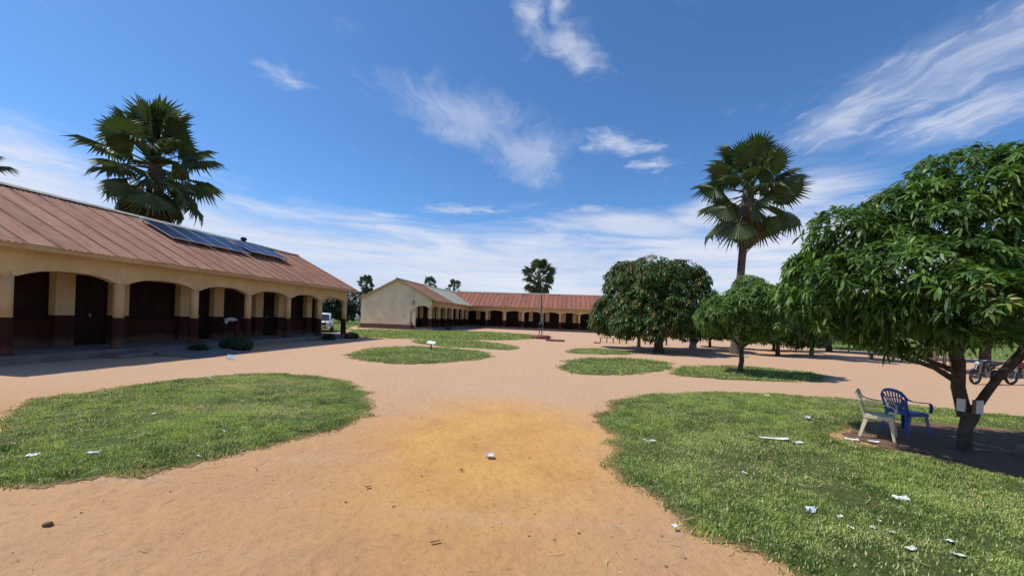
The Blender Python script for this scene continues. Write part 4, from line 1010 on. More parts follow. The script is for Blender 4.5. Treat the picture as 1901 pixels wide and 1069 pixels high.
# ------------------------------------------------------------------ plastic armchairs
def plastic_chair(label, loc, rz, mat):
    T = empty('plastic_chair', loc, rz, label, 'chair'); m = M[mat]
    # seat: dished grid with rolled edge; faces +y
    n = 9; vs = []; fs = []
    for i in range(n):
        for j in range(n):
            u = -1 + 2 * i / (n - 1); v = -1 + 2 * j / (n - 1)
            hw = .235 - .02 * (v < 0) * abs(v); x = u * hw; y = v * .22
            z = .43 - .022 * (1 - u * u) * (1 - v * v) + .012 * max(0, v) ** 2 - (.02 * max(0, v - .7) / .3) - (.028 if abs(u) == 1 or abs(v) == 1 else 0)
            vs.append((x, y, z))
    fs = [(i * n + j, i * n + n + j, i * n + n + j + 1, i * n + j + 1) for i in range(n - 1) for j in range(n - 1)]
    o = MB().add(vs, fs, True).build('seat', m, T); md = o.modifiers.new('thick', 'SOLIDIFY'); md.thickness = .012
    # legs: tapering angle sections, splayed
    for sx in (-1, 1):
        for sy in (-1, 1):
            top = Vector((sx * .215, sy * .195, .425)); bot = Vector((sx * .265, sy * .245 + (-.03 if sy < 0 else 0), 0))
            mb = MB()
            for ax in (0, 1):
                a = Vector((-sx, 0, 0)) if ax == 0 else Vector((0, -sy, 0)); w0, w1 = .075, .04; t = Vector((0, -sy * .008, 0)) if ax == 0 else Vector((-sx * .008, 0, 0))
                mb.add([top, top + a * w0, bot + a * w1, bot, top + t, top + a * w0 + t, bot + a * w1 + t, bot + t], [(0, 1, 2, 3), (7, 6, 5, 4), (0, 4, 5, 1), (1, 5, 6, 2), (2, 6, 7, 3), (3, 7, 4, 0)])
            mb.build('leg', m, T)
    # apron between the legs
    ap = MB()
    for sx in (-1, 1): ap.bb(sx * .232 - .006, sx * .232 + .006, -.2, .2, .355, .415)
    for sy in (-1, 1): ap.bb(-.22, .22, sy * .212 - .006, sy * .212 + .006, .36, .412)
    ap.build('apron', m, T)
    # back: slats under a rounded top rail that runs on into the arms
    rail = []; side = []
    half = [(0, -.335, .83), (.09, -.333, .822), (.165, -.325, .795), (.215, -.31, .745), (.245, -.275, .69), (.268, -.2, .655), (.278, -.08, .64), (.278, .05, .635), (.272, .16, .625), (.265, .21, .59), (.258, .222, .52), (.245, .222, .43)]
    pts = [(-x, y, z) for x, y, z in half[:0:-1]] + half
    for (x, y, z) in pts: side.append(Vector((0, .35, 1)) if abs(x) < .2 else Vector((1 if x > 0 else -1, 0, .15)))
    wd = [.05 if abs(p[0]) > .2 else .06 for p in pts]
    rl = MB()
    k = len(half)
    rl.ribbon([p for p in pts], wd, .016, [Vector((0, .4, 1)) if i in range(k - 4, k + 3) else Vector((1 if pts[i][0] > 0 else -1, .0, .05)) if i in range(3, len(pts) - 3) else Vector((1 if pts[i][0] > 0 else -1, 0, 0)) for i in range(len(pts))])
    rl.build('back_rail', m, T)
    for kx in range(-3, 4):
        x0 = kx * .033; x1 = kx * .058; zt = .815 - .014 * kx * kx * .55
        MB().ribbon([(x0, -.215, .43), (x0 * 1.15, -.245, .54), (x1 * .95, -.295, .68), (x1, -.33, zt)], .026, .009, Vector((1, 0, 0))).build('back_slat', m, T)
    MB().ribbon([(-.15, -.262, .585), (-.05, -.272, .575), (.05, -.272, .575), (.15, -.262, .585)], .035, .011, Vector((0, .2, 1))).build('back_crossbar', m, T)
    for sx in (-1, 1): MB().ribbon([(sx * .205, -.215, .425), (sx * .215, -.25, .55), (sx * .235, -.29, .70)], [.07, .055, .045], .010, Vector((1, 0, 0))).build('back_post', m, T)
    return T


plastic_chair('cream plastic armchair on the grass under the nearest mango tree', (6.98, 7.50, .035), R(-136), 'chaircream')
plastic_chair('dark blue plastic armchair next to the cream one', (7.90, 7.92, .035), R(-86), 'chairblue')

# boards nailed to the mango trunk
def trunk_box(label, loc, rz, size, m1):
    T = empty('wall_box', loc, rz, label, 'box')
    MB().bb(-size[0] / 2, size[0] / 2, 0, .05, 0, size[1]).build('back_board', M['boxred'], T, .004)
    MB().bb(-size[0] / 2 + .003, size[0] / 2 - (.035 if size[0] > .15 else .003), -.02, -.001, .004, size[1] - .004).build('front_sheet', M[m1], T, .003)


trunk_box('white notice box with red edge fixed in the fork of the nearest mango tree', (7.90, 6.69, .69), R(14), (.19, .23), 'boxwhite')
trunk_box('narrow pale board on the left flank of the nearest mango trunk', (7.715, 6.80, .70), R(-66), (.11, .22), 'boxwhite')

# ------------------------------------------------------------------ motorcycles
def wheel(mb_t, mb_r, c, r, w=.055):
    rot = Matrix.Rotation(R(90), 3, 'X')
    prof = [(r - .07, -w * .6), (r - .02, -w), (r, -w * .35), (r, w * .35), (r - .02, w), (r - .07, w * .6), (r - .07, -w * .6)]
    mb_t.lathe(prof, 28, c, rot)
    mb_r.lathe([(r - .075, -w * .5), (r - .069, -w * .5), (r - .069, w * .5), (r - .075, w * .5), (r - .075, -w * .5)], 28, c, rot)
    mb_r.lathe([(0, -.05), (.06, -.05), (.06, .05), (0, .05)], 14, c, rot)
    for k in range(14):
        a = k * 2 * math.pi / 14; mb_r.tube([Vector(c) + Vector((math.cos(a) * .05, (.03 if k % 2 else -.03), math.sin(a) * .05)), Vector(c) + Vector((math.cos(a + .25) * (r - .072), 0, math.sin(a + .25) * (r - .072)))], .0035, 4, False)


def motorcycle(label, loc, rz, tank):
    """forward is -x"""
    T = empty('motorcycle', loc, rz, label, 'motorcycle', 'motorcycles parked in the shade')
    for cx in (-.64, .62):
        t, r = MB(), MB(); wheel(t, r, (cx, 0, .30), .30); o = t.build('wheel', M['black'], T); r.build('rim', M['engine'], o)
    f = MB()
    for sy in (-.085, .085): f.tube([(-.64, sy, .30), (-.53, sy, .62), (-.44, sy, .90)], .022, 8)
    f.build('fork', M['chrome'], T)
    hb = MB().tube([(-.32, -.36, .98), (-.40, -.26, 1.02), (-.44, -.1, .98), (-.44, .1, .98), (-.40, .26, 1.02), (-.32, .36, .98)], .013, 7)
    o = hb.build('handlebar', M['chrome'], T)
    for sy in (-1, 1):
        MB().tube([(-.40, sy * .24, 1.02), (-.43, sy * .28, 1.18)], .006, 5).lathe([(0, -.008), (.05, -.006), (.05, .006), (0, .008)], 12, (-.43, sy * .29, 1.21), Matrix.Rotation(R(90), 3, 'Y')).build('mirror', M['gloss'], o)
    MB().lathe([(0, -.07), (.07, -.05), (.085, .0), (.08, .03), (0, .035)], 14, (-.55, 0, .86), Matrix.Rotation(R(-90), 3, 'Y')).build('headlight', M['lamp'], T)
    MB().ribbon([(-.93, 0, .50), (-.80, 0, .61), (-.64, 0, .645), (-.48, 0, .60)], .11, .012, Vector((0, 1, 0))).build('front_mudguard', M[tank], T)
    MB().ribbon([(.32, 0, .62), (.55, 0, .70), (.80, 0, .66), (.97, 0, .48)], .12, .012, Vector((0, 1, 0))).build('rear_mudguard', M[tank], T)
    vs = []; secs = [(-.38, .06, .74, .90), (-.30, .12, .68, .96), (-.12, .135, .66, .97), (.04, .10, .68, .90), (.12, .06, .72, .84)]
    for (x, hw, z0, z1) in secs:
        for k in range(10):
            a = 2 * math.pi * k / 10; vs.append((x, math.cos(a) * hw, (z0 + z1) / 2 + math.sin(a) * (z1 - z0) / 2))
    fs = [(i * 10 + k, i * 10 + (k + 1) % 10, i * 10 + 10 + (k + 1) % 10, i * 10 + 10 + k) for i in range(4) for k in range(10)] + [tuple(range(10)), tuple(range(40, 50))]
    MB().add(vs, fs, True).build('fuel_tank', M[tank], T)
    MB().ribbon([(.06, 0, .82), (.25, 0, .80), (.5, 0, .83), (.78, 0, .87)], [.18, .26, .25, .2], .09, Vector((0, 1, 0))).build('saddle', M['black'], T, .02)
    MB().tube([(-.42, 0, .86), (-.25, 0, .55), (-.15, 0, .33), (.15, 0, .30), (.62, 0, .32)], .024, 7).tube([(-.42, 0, .88), (.1, 0, .74), (.5, 0, .72), (.78, 0, .80)], .02, 7).build('frame', M['gloss'], T)
    MB().box((-.08, 0, .42), (.30, .22, .22)).box((-.14, 0, .58), (.14, .15, .2), Matrix.Rotation(R(-15), 3, 'Y')).build('engine', M['engine'], T, .02)
    MB().tube([(-.2, .12, .5), (-.25, .13, .3), (.0, .14, .24), (.3, .15, .27)], .02, 7).tube([(.3, .15, .27), (.85, .16, .38)], .045, 9).build('exhaust', M['chrome'], T)
    sh = MB()
    for sy in (-.13, .13): sh.tube([(.60, sy, .32), (.5, sy, .72)], .024, 8)
    sh.build('shock_absorber', M['chrome'], T)
    MB().bb(.72, 1.0, -.12, .12, .905, .925).build('rack', M['chrome'], T)
    MB().tube([(.1, -.12, .28), (.2, -.3, .01)], .012, 6).build('side_stand', M['gloss'], T)


motorcycle('black motorcycle whose front wheel shows just right of the nearest mango trunk', (19.75, 16.55, 0), R(14), 'gloss')
motorcycle('dark red-tanked motorcycle cut off by the right edge, behind the black one', (21.7, 16.85, 0), R(8), 'redgloss')

# ------------------------------------------------------------------ white car seen through the last arch
def suv(label, loc, rz):
    """forward is -y"""
    T = empty('parked_car', loc, rz, label, 'car')
    def loft(secs, name, mat, parent=T):
        vs = []; n = 12
        for (y, hw, z0, z1, rd) in secs:
            for k in range(n):
                a = 2 * math.pi * (k + .5) / n; c, s_ = math.cos(a), math.sin(a); p = rd
                vs.append((math.copysign(abs(c) ** p, c) * hw, y, (z0 + z1) / 2 + math.copysign(abs(s_) ** p, s_) * (z1 - z0) / 2))
        fs = [(i * n + k, i * n + (k + 1) % n, i * n + n + (k + 1) % n, i * n + n + k) for i in range(len(secs) - 1) for k in range(n)] + [tuple(range(n)), tuple(range(len(vs) - n, len(vs)))]
        return MB().add(vs, fs, True).build(name, M[mat], parent)
    loft([(-2.35, .66, .42, .86, .5), (-2.28, .80, .36, .98, .4), (-1.6, .90, .34, 1.06, .35), (-.9, .92, .33, 1.12, .33), (0, .93, .33, 1.14, .33), (1.4, .93, .34, 1.14, .33), (2.25, .88, .4, 1.1, .4), (2.4, .8, .46, 1.0, .5)], 'body', 'carwhite')
    cab = loft([(-1.0, .78, 1.06, 1.12, .4), (-.35, .74, 1.08, 1.72, .4), (.4, .74, 1.08, 1.80, .35), (1.6, .74, 1.08, 1.78, .35), (2.2, .74, 1.06, 1.3, .4)], 'cabin', 'carwhite')
    MB().add([(-.62, -1.02, 1.14), (.62, -1.02, 1.14), (.56, -.44, 1.66), (-.56, -.44, 1.66)], [(0, 1, 2, 3)]).build('windscreen', M['carglass'], cab)
    for sx in (-1, 1):
        MB().add([(sx * .765, -.55, 1.18), (sx * .765, 1.7, 1.18), (sx * .735, 1.5, 1.64), (sx * .735, -.25, 1.64)], [(0, 1, 2, 3)]).build('side_window', M['carglass'], cab)
        MB().box((sx * .95, -.7, 1.2), (.2, .1, .15)).build('mirror', M['carwhite'], T, .03)
        MB().box((sx * .62, -2.30, .82), (.28, .1, .17)).build('headlight', M['lamp'], T, .03)
    MB().bb(-.44, .44, -2.40, -2.32, .72, .90).build('grille', M['gloss'], T, .01)
    MB().bb(-.8, .8, -2.46, -2.3, .36, .58).build('bumper', M['carwhite'], T, .05)
    MB().bb(-.55, .55, -2.48, -2.45, .40, .50).build('air_intake', M['gloss'], T)
    bb = MB()
    for sx in (-.36, .36): bb.tube([(sx, -2.52, .32), (sx, -2.60, .7), (sx, -2.50, 1.12)], .035, 8)
    bb.tube([(-.78, -2.42, 1.0), (-.7, -2.5, 1.1), (-.36, -2.52, 1.12), (.36, -2.52, 1.12), (.7, -2.5, 1.1), (.78, -2.42, 1.0), (.8, -2.4, .5)], .032, 8).tube([(-.78, -2.42, 1.0), (-.8, -2.4, .5)], .032, 8).tube([(-.36, -2.6, .72), (.36, -2.6, .72)], .028, 8)
    bb.build('bull_bar', M['gloss'], T)
    for sx in (-1, 1):
        for y in (-1.5, 1.5):
            t, r = MB(), MB(); rot = Matrix.Rotation(R(90), 3, 'Y')
            t.lathe([(.2, -.11), (.33, -.11), (.36, -.07), (.36, .07), (.33, .11), (.2, .11)], 24, (sx * .82, y, .36), rot)
            r.lathe([(0, .09 * sx), (.12, .10 * sx), (.205, .08 * sx), (.205, -.05 * sx)], 16, (sx * .82, y, .36), rot)
            o = t.build('wheel', M['black'], T); r.build('rim', M['chrome'], o)


suv('white car with black bull bar seen through the last arch of the veranda', (-18.4, 38.8, 0), R(22))

# ------------------------------------------------------------------ person bending over on the veranda
def person():
    T = empty('person', (-15.45, 22.35, .26), R(122), 'person in white shirt and dark maroon trousers bending forward on the veranda', 'person')
    def skin(name, pts, edges, radii, mat, parent=T, sub=2):
        me = bpy.data.meshes.new(name); me.from_pydata(pts, edges, []); me.materials.append(mat)
        o = bpy.data.objects.new(name, me); link(o, parent)
        md = o.modifiers.new('skin', 'SKIN'); md.use_smooth_shade = True
        for i, r in enumerate(radii): me.skin_vertices[0].data[i].radius = (r, r) if not isinstance(r, tuple) else r
        me.skin_vertices[0].data[0].use_root = True
        sb = o.modifiers.new('sub', 'SUBSURF'); sb.levels = sub; sb.render_levels = sub
        return o
    # local: x right, y forward (the bending direction), z up
    P = [(0, -.06, .92), (0, .06, 1.02), (0, .24, 1.06), (0, .42, 1.03), (0, .53, .98), (0, .60, .90),          # pelvis .. neck base, neck
         (-.10, -.05, .86), (-.12, -.02, .48), (-.12, -.06, .10), (-.12, .06, .04), (-.12, .14, .03),
         (.10, -.05, .86), (.12, -.02, .48), (.12, -.06, .10), (.12, .06, .04), (.12, .14, .03),
         (-.19, .43, .99), (-.23, .45, .70), (-.20, .52, .47), (.19, .43, .99), (.23, .45, .70), (.20, .52, .47)]
    E_ = [(0, 1), (1, 2), (2, 3), (3, 4), (4, 5), (0, 6), (6, 7), (7, 8), (8, 9), (9, 10), (0, 11), (11, 12), (12, 13), (13, 14), (14, 15), (4, 16), (16, 17), (17, 18), (4, 19), (19, 20), (20, 21)]
    Rr = [(.15, .12), (.145, .11), (.155, .115), (.16, .11), (.10, .08), .055, .092, .068, .048, .045, .03, .092, .068, .048, .045, .03, .062, .048, .036, .062, .048, .036]
    body = skin('body', P, E_, Rr, M['skin'])
    sh = skin('shirt', [(0, -.02, .96), (0, .08, 1.03), (0, .24, 1.075), (0, .42, 1.04), (0, .52, .99), (-.19, .43, 1.0), (-.225, .445, .80), (.19, .43, 1.0), (.225, .445, .80)], [(0, 1), (1, 2), (2, 3), (3, 4), (4, 5), (5, 6), (4, 7), (7, 8)],
              [(.17, .135), (.168, .13), (.178, .135), (.18, .13), (.12, .10), .085, .07, .085, .07], M['shirt'])
    skin('trousers', [(0, -.075, .93), (-.10, -.06, .86), (-.12, -.025, .48), (-.12, -.06, .09), (.10, -.06, .86), (.12, -.025, .48), (.12, -.06, .09)], [(0, 1), (1, 2), (2, 3), (0, 4), (4, 5), (5, 6)], [(.17, .15), .112, .088, .075, .112, .088, .075], M['trousers'])
    # head hanging forward and down, with face features in the same mesh
    hm = MB(); hc = Vector((0, .68, .82)); tilt = Matrix.Rotation(R(-115), 3, 'X')
    vs = []; n = 16
    for i in range(11):
        ph = math.pi * i / 10
        for k in range(n):
            a = 2 * math.pi * k / n; x = math.sin(ph) * math.cos(a) * .078; y = math.sin(ph) * math.sin(a) * .098; z = math.cos(ph) * .118
            if z < -.03: x *= 1 + (z + .03) * 3.2; y *= 1 + (z + .03) * 1.4
            if y > .06 and abs(x) < .022 and -.045 < z < .03: y += .024 * (1 - abs(x) / .022)     # nose
            if y > .05 and .015 < abs(x) < .05 and 0 < z < .03: y -= .012                          # eye sockets
            if y > .06 and abs(x) < .035 and -.075 < z < -.045: y += .008                          # mouth
            vs.append(hc + tilt @ Vector((x, y, z)))
    hm.add(vs, [(i * n + k, i * n + (k + 1) % n, i * n + n + (k + 1) % n, i * n + n + k) for i in range(10) for k in range(n)], True)
    for sx in (-1, 1): hm.lathe([(0, -.01), (.02, -.008), (.024, .006), (0, .012)], 8, hc + tilt @ Vector((sx * .08, -.005, -.005)), tilt @ Matrix.Rotation(R(90 * sx), 3, 'Y'))
    hd = hm.build('head', M['skin'], body)
    vs2 = [];
    for i in range(7):
        ph = math.pi * .56 * i / 6
        for k in range(n):
            a = 2 * math.pi * k / n; s_ = 1.07; y = math.sin(ph) * math.sin(a) * .098 * s_
            if i > 3 and y > .03: y = .03 + (y - .03) * .55
            vs2.append(hc + tilt @ Vector((math.sin(ph) * math.cos(a) * .078 * s_, y, math.cos(ph) * .118 * s_)))
    MB().add(vs2, [(i * n + k, i * n + (k + 1) % n, i * n + n + (k + 1) % n, i * n + n + k) for i in range(6) for k in range(n)], True).build('hair', M['hair'], body)
    # hands with five separate fingers
    for sx in (-1, 1):
        wr = Vector((sx * .20, .52, .47)); pts = [wr, wr + Vector((0, .03, -.09))]; ed = [(0, 1)]; rad = [.030, (.038, .018)]
        for k, (ox, ln) in enumerate(((-.027, .062), (-.009, .072), (.009, .068), (.026, .055))):
            b = len(pts); p0 = wr + Vector((ox, .032, -.095)); pts += [p0, p0 + Vector((0, .006, -ln * .5)), p0 + Vector((0, -.004, -ln))]; ed += [(1, b), (b, b + 1), (b + 1, b + 2)]; rad += [.010, .009, .007]
        b = len(pts); p0 = wr + Vector((-sx * .034, .035, -.045)); pts += [p0, p0 + Vector((-sx * .016, .02, -.03)), p0 + Vector((-sx * .014, .03, -.055))]; ed += [(0, b), (b, b + 1), (b + 1, b + 2)]; rad += [.012, .010, .008]
        skin('hand', pts, ed, rad, M['skin'], body, 1)
    for sx in (-1, 1): MB().lathe([(0, 0), (.045, 0), (.05, .03), (.035, .075), (0, .085)], 12, (sx * .12, .0, 0), Matrix.Diagonal((1, 2.5, 1))).build('shoe', M['black'], body)


person()

# ------------------------------------------------------------------ flagpole on its round base
T = empty('flagpole', (2.95, 40.6, 0), 0, 'grey steel flagpole with green double foot on a round stone base', 'flagpole')
MB().tube([(0, 0, 1.15), (0, 0, 4.4)], .075, 12).tube([(0, 0, 4.4), (.02, 0, 5.75)], .035, 10).build('pole', M['engine'], T)
for sx in (-1, 1): MB().tube([(sx * .13, 0, .3), (sx * .12, 0, 1.7)], .045, 10).build('foot_pipe', M['polegreen'], T)
MB().tube([(.24, 0, .3), (.2, 0, 4.2)], .018, 6).build('halyard', M['alu'], T)
MB().box((0, 0, 1.28), (.42, .2, .3)).build('clamp', M['shutter'], T, .02)
MB().lathe([(0, 5.72), (.05, 5.74), (.06, 5.79), (.04, 5.84), (0, 5.85)], 12).build('finial', M['steel'], T)
b = MB().lathe([(0, -.05), (1.0, -.05), (.98, .26), (.95, .34), (0, .34)], 26).build('base', M['redstone'], T)
MB().bb(-1.75, -.96, -.75, .25, -.05, .16).build('base_step', M['redstone'], b, .03)
for k in range(17):
    a = 2 * math.pi * k / 17
    o = MB().box((0, 0, 0), (.30, .10, .13)).build('brick', M['brick'], b, .01); o.location = (math.cos(a) * .99, math.sin(a) * .99, .20 + .01 * (k % 2)); o.rotation_euler = (0, 0, a + R(90))
o = MB().bb(-.85, .85, -.16, .16, -.05, .17).build('low_wall', M['redstone'], None, .03); o.location = (4.05, 36.6, 0); o.rotation_euler = (0, 0, R(-6)); tag(o, 'low red masonry kerb right of the flagpole base', 'kerb')
for k, (x, y, r, lab) in enumerate(((7.6, 35.9, .16, 'left'), (7.95, 36.1, .13, 'right'))):
    o = MB().lathe([(0, -.03), (r, -.02), (r * 1.1, r * .4), (r * .7, r * .8), (0, r * .9)], 9).build('stone', M['brick']); o.location = (x, y, 0); tag(o, f'small red brick lump on the sand right of the flagpole, {lab} one of the pair', 'stone', 'brick lumps by the flagpole')

# white board on a post in the oval grass patch
T = empty('notice_board', (-4.5, 22.5, 0), R(-12), 'small white board tilted flat on a short dark post in the oval grass patch', 'sign')
MB().tube([(0, 0, -.05), (0, 0, .40)], .035, 8).build('post', M['shutter'], T)
MB().box((0, 0, .44), (.48, .34, .02), Matrix.Rotation(R(22), 3, 'X') @ Matrix.Rotation(R(6), 3, 'Y')).build('board', M['sign'], T, .004)

# ------------------------------------------------------------------ posts and benches in the background
for k, (x, y, h, lab) in enumerate(((25.8, 26.9, 1.5, 'first'), (25.9, 26.0, 1.55, 'second'), (26.6, 25.9, 1.5, 'third'), (26.65, 25.05, 2.0, 'fourth'), (27.2, 25.0, 2.0, 'fifth'))):
    o = MB().tube([(0, 0, -.1), (.03, .01, h * .5), (-.01, .02, h)], [.085, .075, .07], 8).build('wooden_post', M['wood']); o.location = (x, y, 0)
    tag(o, f'rough wooden post behind the nearest mango tree, {lab} from the left of five', 'post', 'wooden posts behind the nearest mango')
T = empty('bench', (26.9, 27.2, 0), R(-62), 'long low log bench behind the wooden posts', 'bench')
MB().bb(-2.2, 2.6, -.18, .18, .34, .42).build('seat', M['wood'], T, .02)
for x in (-1.8, .2, 2.2): MB().bb(x - .06, x + .06, -.14, .14, -.03, .34).build('leg', M['wood'], T)


def school_bench(label, loc, rz, ln, n):
    T = empty('bench', loc, rz, label, 'bench', 'benches under the large mango trees')
    MB().bb(-ln / 2, ln / 2, -.16, .16, .44, .48).build('seat', M['wood'], T, .01)
    for k in range(n):
        for sy in (-.11, .11):
            x = -ln / 2 + .12 + (ln - .24) * k / (n - 1); MB().bb(x - .035, x + .035, sy - .03, sy + .03, -.02, .44).build('leg', M['wood'], T)


school_bench('long wooden bench at the left under the large mango trees', (9.6, 37.5, 0), R(-8), 2.6, 5)
school_bench('long wooden bench just right of the thick black trunk under the large mango trees', (13.6, 37.5, 0), R(-4), 2.2, 5)

# ------------------------------------------------------------------ far field things
T = empty('canopy', (-38.4, 84, 0), 0, 'pale lilac tent canopy under the far trees, seen through the last arch', 'canopy')
MB().add([(-1.2, -.9, 2.2), (1.2, -.9, 2.2), (1.2, .9, 2.2), (-1.2, .9, 2.2), (0, 0, 3.3)], [(0, 1, 4), (1, 2, 4), (2, 3, 4), (3, 0, 4), (3, 2, 1, 0)]).build('roof', M['lilac'], T)
for sx in (-1.1, 1.1):
    for sy in (-.8, .8): MB().tube([(sx, sy, -.05), (sx, sy, 2.2)], .03, 6).build('leg', M['steel'], T)
for k, (x, y, s_, lab) in enumerate(((-40.3, 84, .9, 'leftmost of the pale boulders seen through the last arch'), (-38.2, 83.5, 1.1, 'large pale boulder below the lilac canopy'), (-36.8, 84, .9, 'pale boulder right of the lilac canopy, beside the corner column'), (-32.8, 83, 1.25, 'pale boulder beside the left edge of the gabled classroom'))):
    rr = random.Random(k); vs = []; n = 10
    for i in range(6):
        ph = math.pi * .62 * i / 5
        for j in range(n):
            a = 2 * math.pi * j / n; q = s_ * rr.uniform(.82, 1.12); vs.append((math.sin(ph) * math.cos(a) * q * .9, math.sin(ph) * math.sin(a) * q * .7, .55 * s_ + math.cos(ph) * q * .75))
    o = MB().add(vs, [(i * n + j, i * n + (j + 1) % n, i * n + n + (j + 1) % n, i * n + n + j) for i in range(5) for j in range(n)]).build('boulder', M['whitestone']); o.location = (x, y, 0); tag(o, lab, 'boulder', 'pale boulders in the field')

# ------------------------------------------------------------------ litter, stones and twigs
def crumple(name, cat, label, x, y, sx, sy, rz, mat, amp=.25, lift=.02, tilt=(0, 0), group=None, n=5, z=None):
    rr = random.Random(int((x * 91 + y * 37) * 100)); vs = []
    for i in range(n):
        for j in range(n):
            u = -1 + 2 * i / (n - 1); v = -1 + 2 * j / (n - 1); w = min(sx, sy)
            vs.append((u * sx / 2 * (1 + rr.uniform(-.15, .15) * amp * 3), v * sy / 2 * (1 + rr.uniform(-.15, .15) * amp * 3), rr.uniform(-.5, .5) * amp * w + amp * w * .5 * (u * u * rr.uniform(.4, 1.2))))
    fs = [(i * n + j, i * n + n + j, i * n + n + j + 1, i * n + j + 1) for i in range(n - 1) for j in range(n - 1)]
    o = MB().add(vs, fs).build(name, M[mat], fix=False); o.scale = (.82, .82, .7); lift *= .8
    zz = float(relief(np.array([x]), np.array([y]))[0]) + lift if z is None else z
    o.location = (x, y, zz); o.rotation_euler = (tilt[0], tilt[1], rz)
    md = o.modifiers.new('thick', 'SOLIDIFY'); md.thickness = .003
    return tag(o, label, cat, group)


G1 = 'paper scraps on the right grass patch'; G2 = 'scraps on the left grass patch'
crumple('paper_sheet', 'paper', 'folded white sheet standing on the sand before the long veranda', -10.62, 15.15, .34, .26, R(30), 'paper', .1, .14, (R(52), R(12)))
crumple('paper_strip', 'paper', 'long bent white strip on the right grass patch left of the chairs', 4.72, 7.06, .52, .12, R(-20), 'paper', .2, .07, (0, R(-4)))
crumple('paper_scrap', 'paper', 'small white scrap at the right end of the long bent strip', 5.0, 6.86, .20, .12, R(12), 'paper', .2, .07)
crumple('cardboard_scrap', 'cardboard', 'brownish cardboard scrap on the left part of the right grass patch', 2.38, 6.68, .24, .13, R(10), 'dirtypaper', .3, .06)
crumple('plastic_bag', 'litter', 'crumpled clear plastic bag alone on the yellow sand of the path', -.25, 5.68, .15, .13, R(20), 'bag', .7, .04, n=7)
crumple('plastic_bag', 'litter', 'white knotted plastic scrap with dark shadow low on the right grass patch', 3.32, 4.32, .13, .11, R(40), 'bag', .7, .07, n=7)
crumple('paper_sheet', 'paper', 'white paper sheet under the cream chair, left piece', 6.28, 7.28, .24, .13, R(-30), 'paper', .2, .05)
crumple('paper_sheet', 'paper', 'white paper sheet under the cream chair, right piece', 6.62, 7.2, .2, .1, R(-12), 'paper', .2, .05)
crumple('paper_cup', 'litter', 'small white crushed cup at the edge of the shade left of the cream chair', 6.55, 8.75, .16, .14, R(10), 'paper', .8, .09, n=6)
for k, (x, y, sx, sy, m, lab) in enumerate((
        (4.70, 4.74, .17, .09, 'paper', 'pointed white paper scrap lying furthest back right of the low scraps'), (4.08, 3.57, .12, .07, 'paper', 'bright white card lowest on the right grass patch'),
        (4.25, 3.80, .10, .06, 'paper', 'white scrap just above the lowest white card'), (3.82, 3.92, .10, .05, 'dirtypaper', 'pinkish torn scrap in the middle of the low scraps'),
        (3.70, 4.0, .06, .05, 'paper', 'tiny white scrap just left of the pinkish torn scrap'), (3.47, 3.98, .055, .05, 'paper', 'tiny white scrap, leftmost lower of the low scraps'),
        (3.55, 4.22, .06, .05, 'paper', 'tiny white scrap between the knotted plastic and the pinkish scrap'), (3.72, 3.64, .09, .07, 'dirtypaper', 'pale scrap left of the lowest white card'), (3.9, 4.15, .05, .045, 'dirtypaper', 'tiny dull scrap above the pinkish torn scrap'),
        (3.22, 5.38, .08, .06, 'paper', 'small upright scrap alone in the middle of the right grass patch'), (1.66, 3.88, .06, .05, 'paper', 'small white scrap on the sand beside the right grass edge'),
        (7.5, 11.6, .16, .1, 'paper', 'small white scrap near the far edge of the right grass patch'), (9.6, 8.15, .22, .1, 'paper', 'white paper in the shade right of the mango trunk'), (8.6, 7.7, .12, .05, 'paper', 'small white paper beside the blue chair foot'))):
    crumple('paper_scrap', 'paper', lab, x, y, sx, sy, rnd.uniform(-.6, .6), m, .3, .062, (rnd.uniform(-.25, .25), rnd.uniform(-.25, .25)), G1)
for k, (x, y, sx, sy, m, lab) in enumerate((
        (-6.0, 5.05, .14, .09, 'bag', 'crumpled pale plastic scrap nearest the left edge of the left grass patch'), (-5.4, 5.2, .14, .1, 'bag', 'crumpled pale plastic scrap right beside the leftmost one'), (-4.5, 6.35, .08, .05, 'dirtypaper', 'small pale scrap, left of a pair in the middle of the left grass patch'),
        (-4.32, 6.55, .10, .05, 'paper', 'small pale scrap, right of a pair in the middle of the left grass patch'), (-6.5, 12.1, .2, .1, 'bag', 'pale scrap near the top right rim of the left grass patch'), (-8.95, 10.7, .14, .08, 'paper', 'upright white scrap at the far rim of the left grass patch'),
        (-8.3, 11.0, .14, .07, 'paper', 'small white scrap just right of the upright one on the far rim'), (-5.6, 8.4, .1, .05, 'dirtypaper', 'thin dull scrap in the upper right of the left grass patch'), (-4.05, 5.25, .07, .04, 'paper', 'tiny white scrap at the lower rim of the left grass patch'), (-6.4, 7.2, .09, .05, 'paper', 'tiny white scrap in the middle left of the left grass patch'))):
    crumple('paper_scrap', 'paper', lab, x, y, sx, sy, rnd.uniform(-.6, .6), m, .3, .055, (rnd.uniform(-.25, .25), rnd.uniform(-.25, .25)), G2)
for (x, y, sx, sy, lab) in ((-4.5, 4.9, .13, .08, 'curled brown leaf at the lower rim of the left grass patch'), (-4.35, 5.15, .09, .06, 'small dark dry leaf next to the curled brown leaf'), (4.25, 4.55, .13, .05, 'brown dry leaf between the low paper scraps'), (-.58, 5.18, .05, .04, 'tiny pale shell-like leaf below the plastic bag'),
                            (-1.57, 4.55, .07, .05, 'dark dry leaf on the sand left of the yellow patch'), (-.6, 3.5, .1, .025, 'curved dry pod at the bottom of the path'), (-7.6, 7.5, .3, .05, 'dark flat bark strip at the left end of the left grass patch')):
    crumple('dry_leaf', 'leaf', lab, x, y, sx, sy, rnd.uniform(-.8, .8), 'brownleaf', .4, .03, (rnd.uniform(-.2, .2), 0))


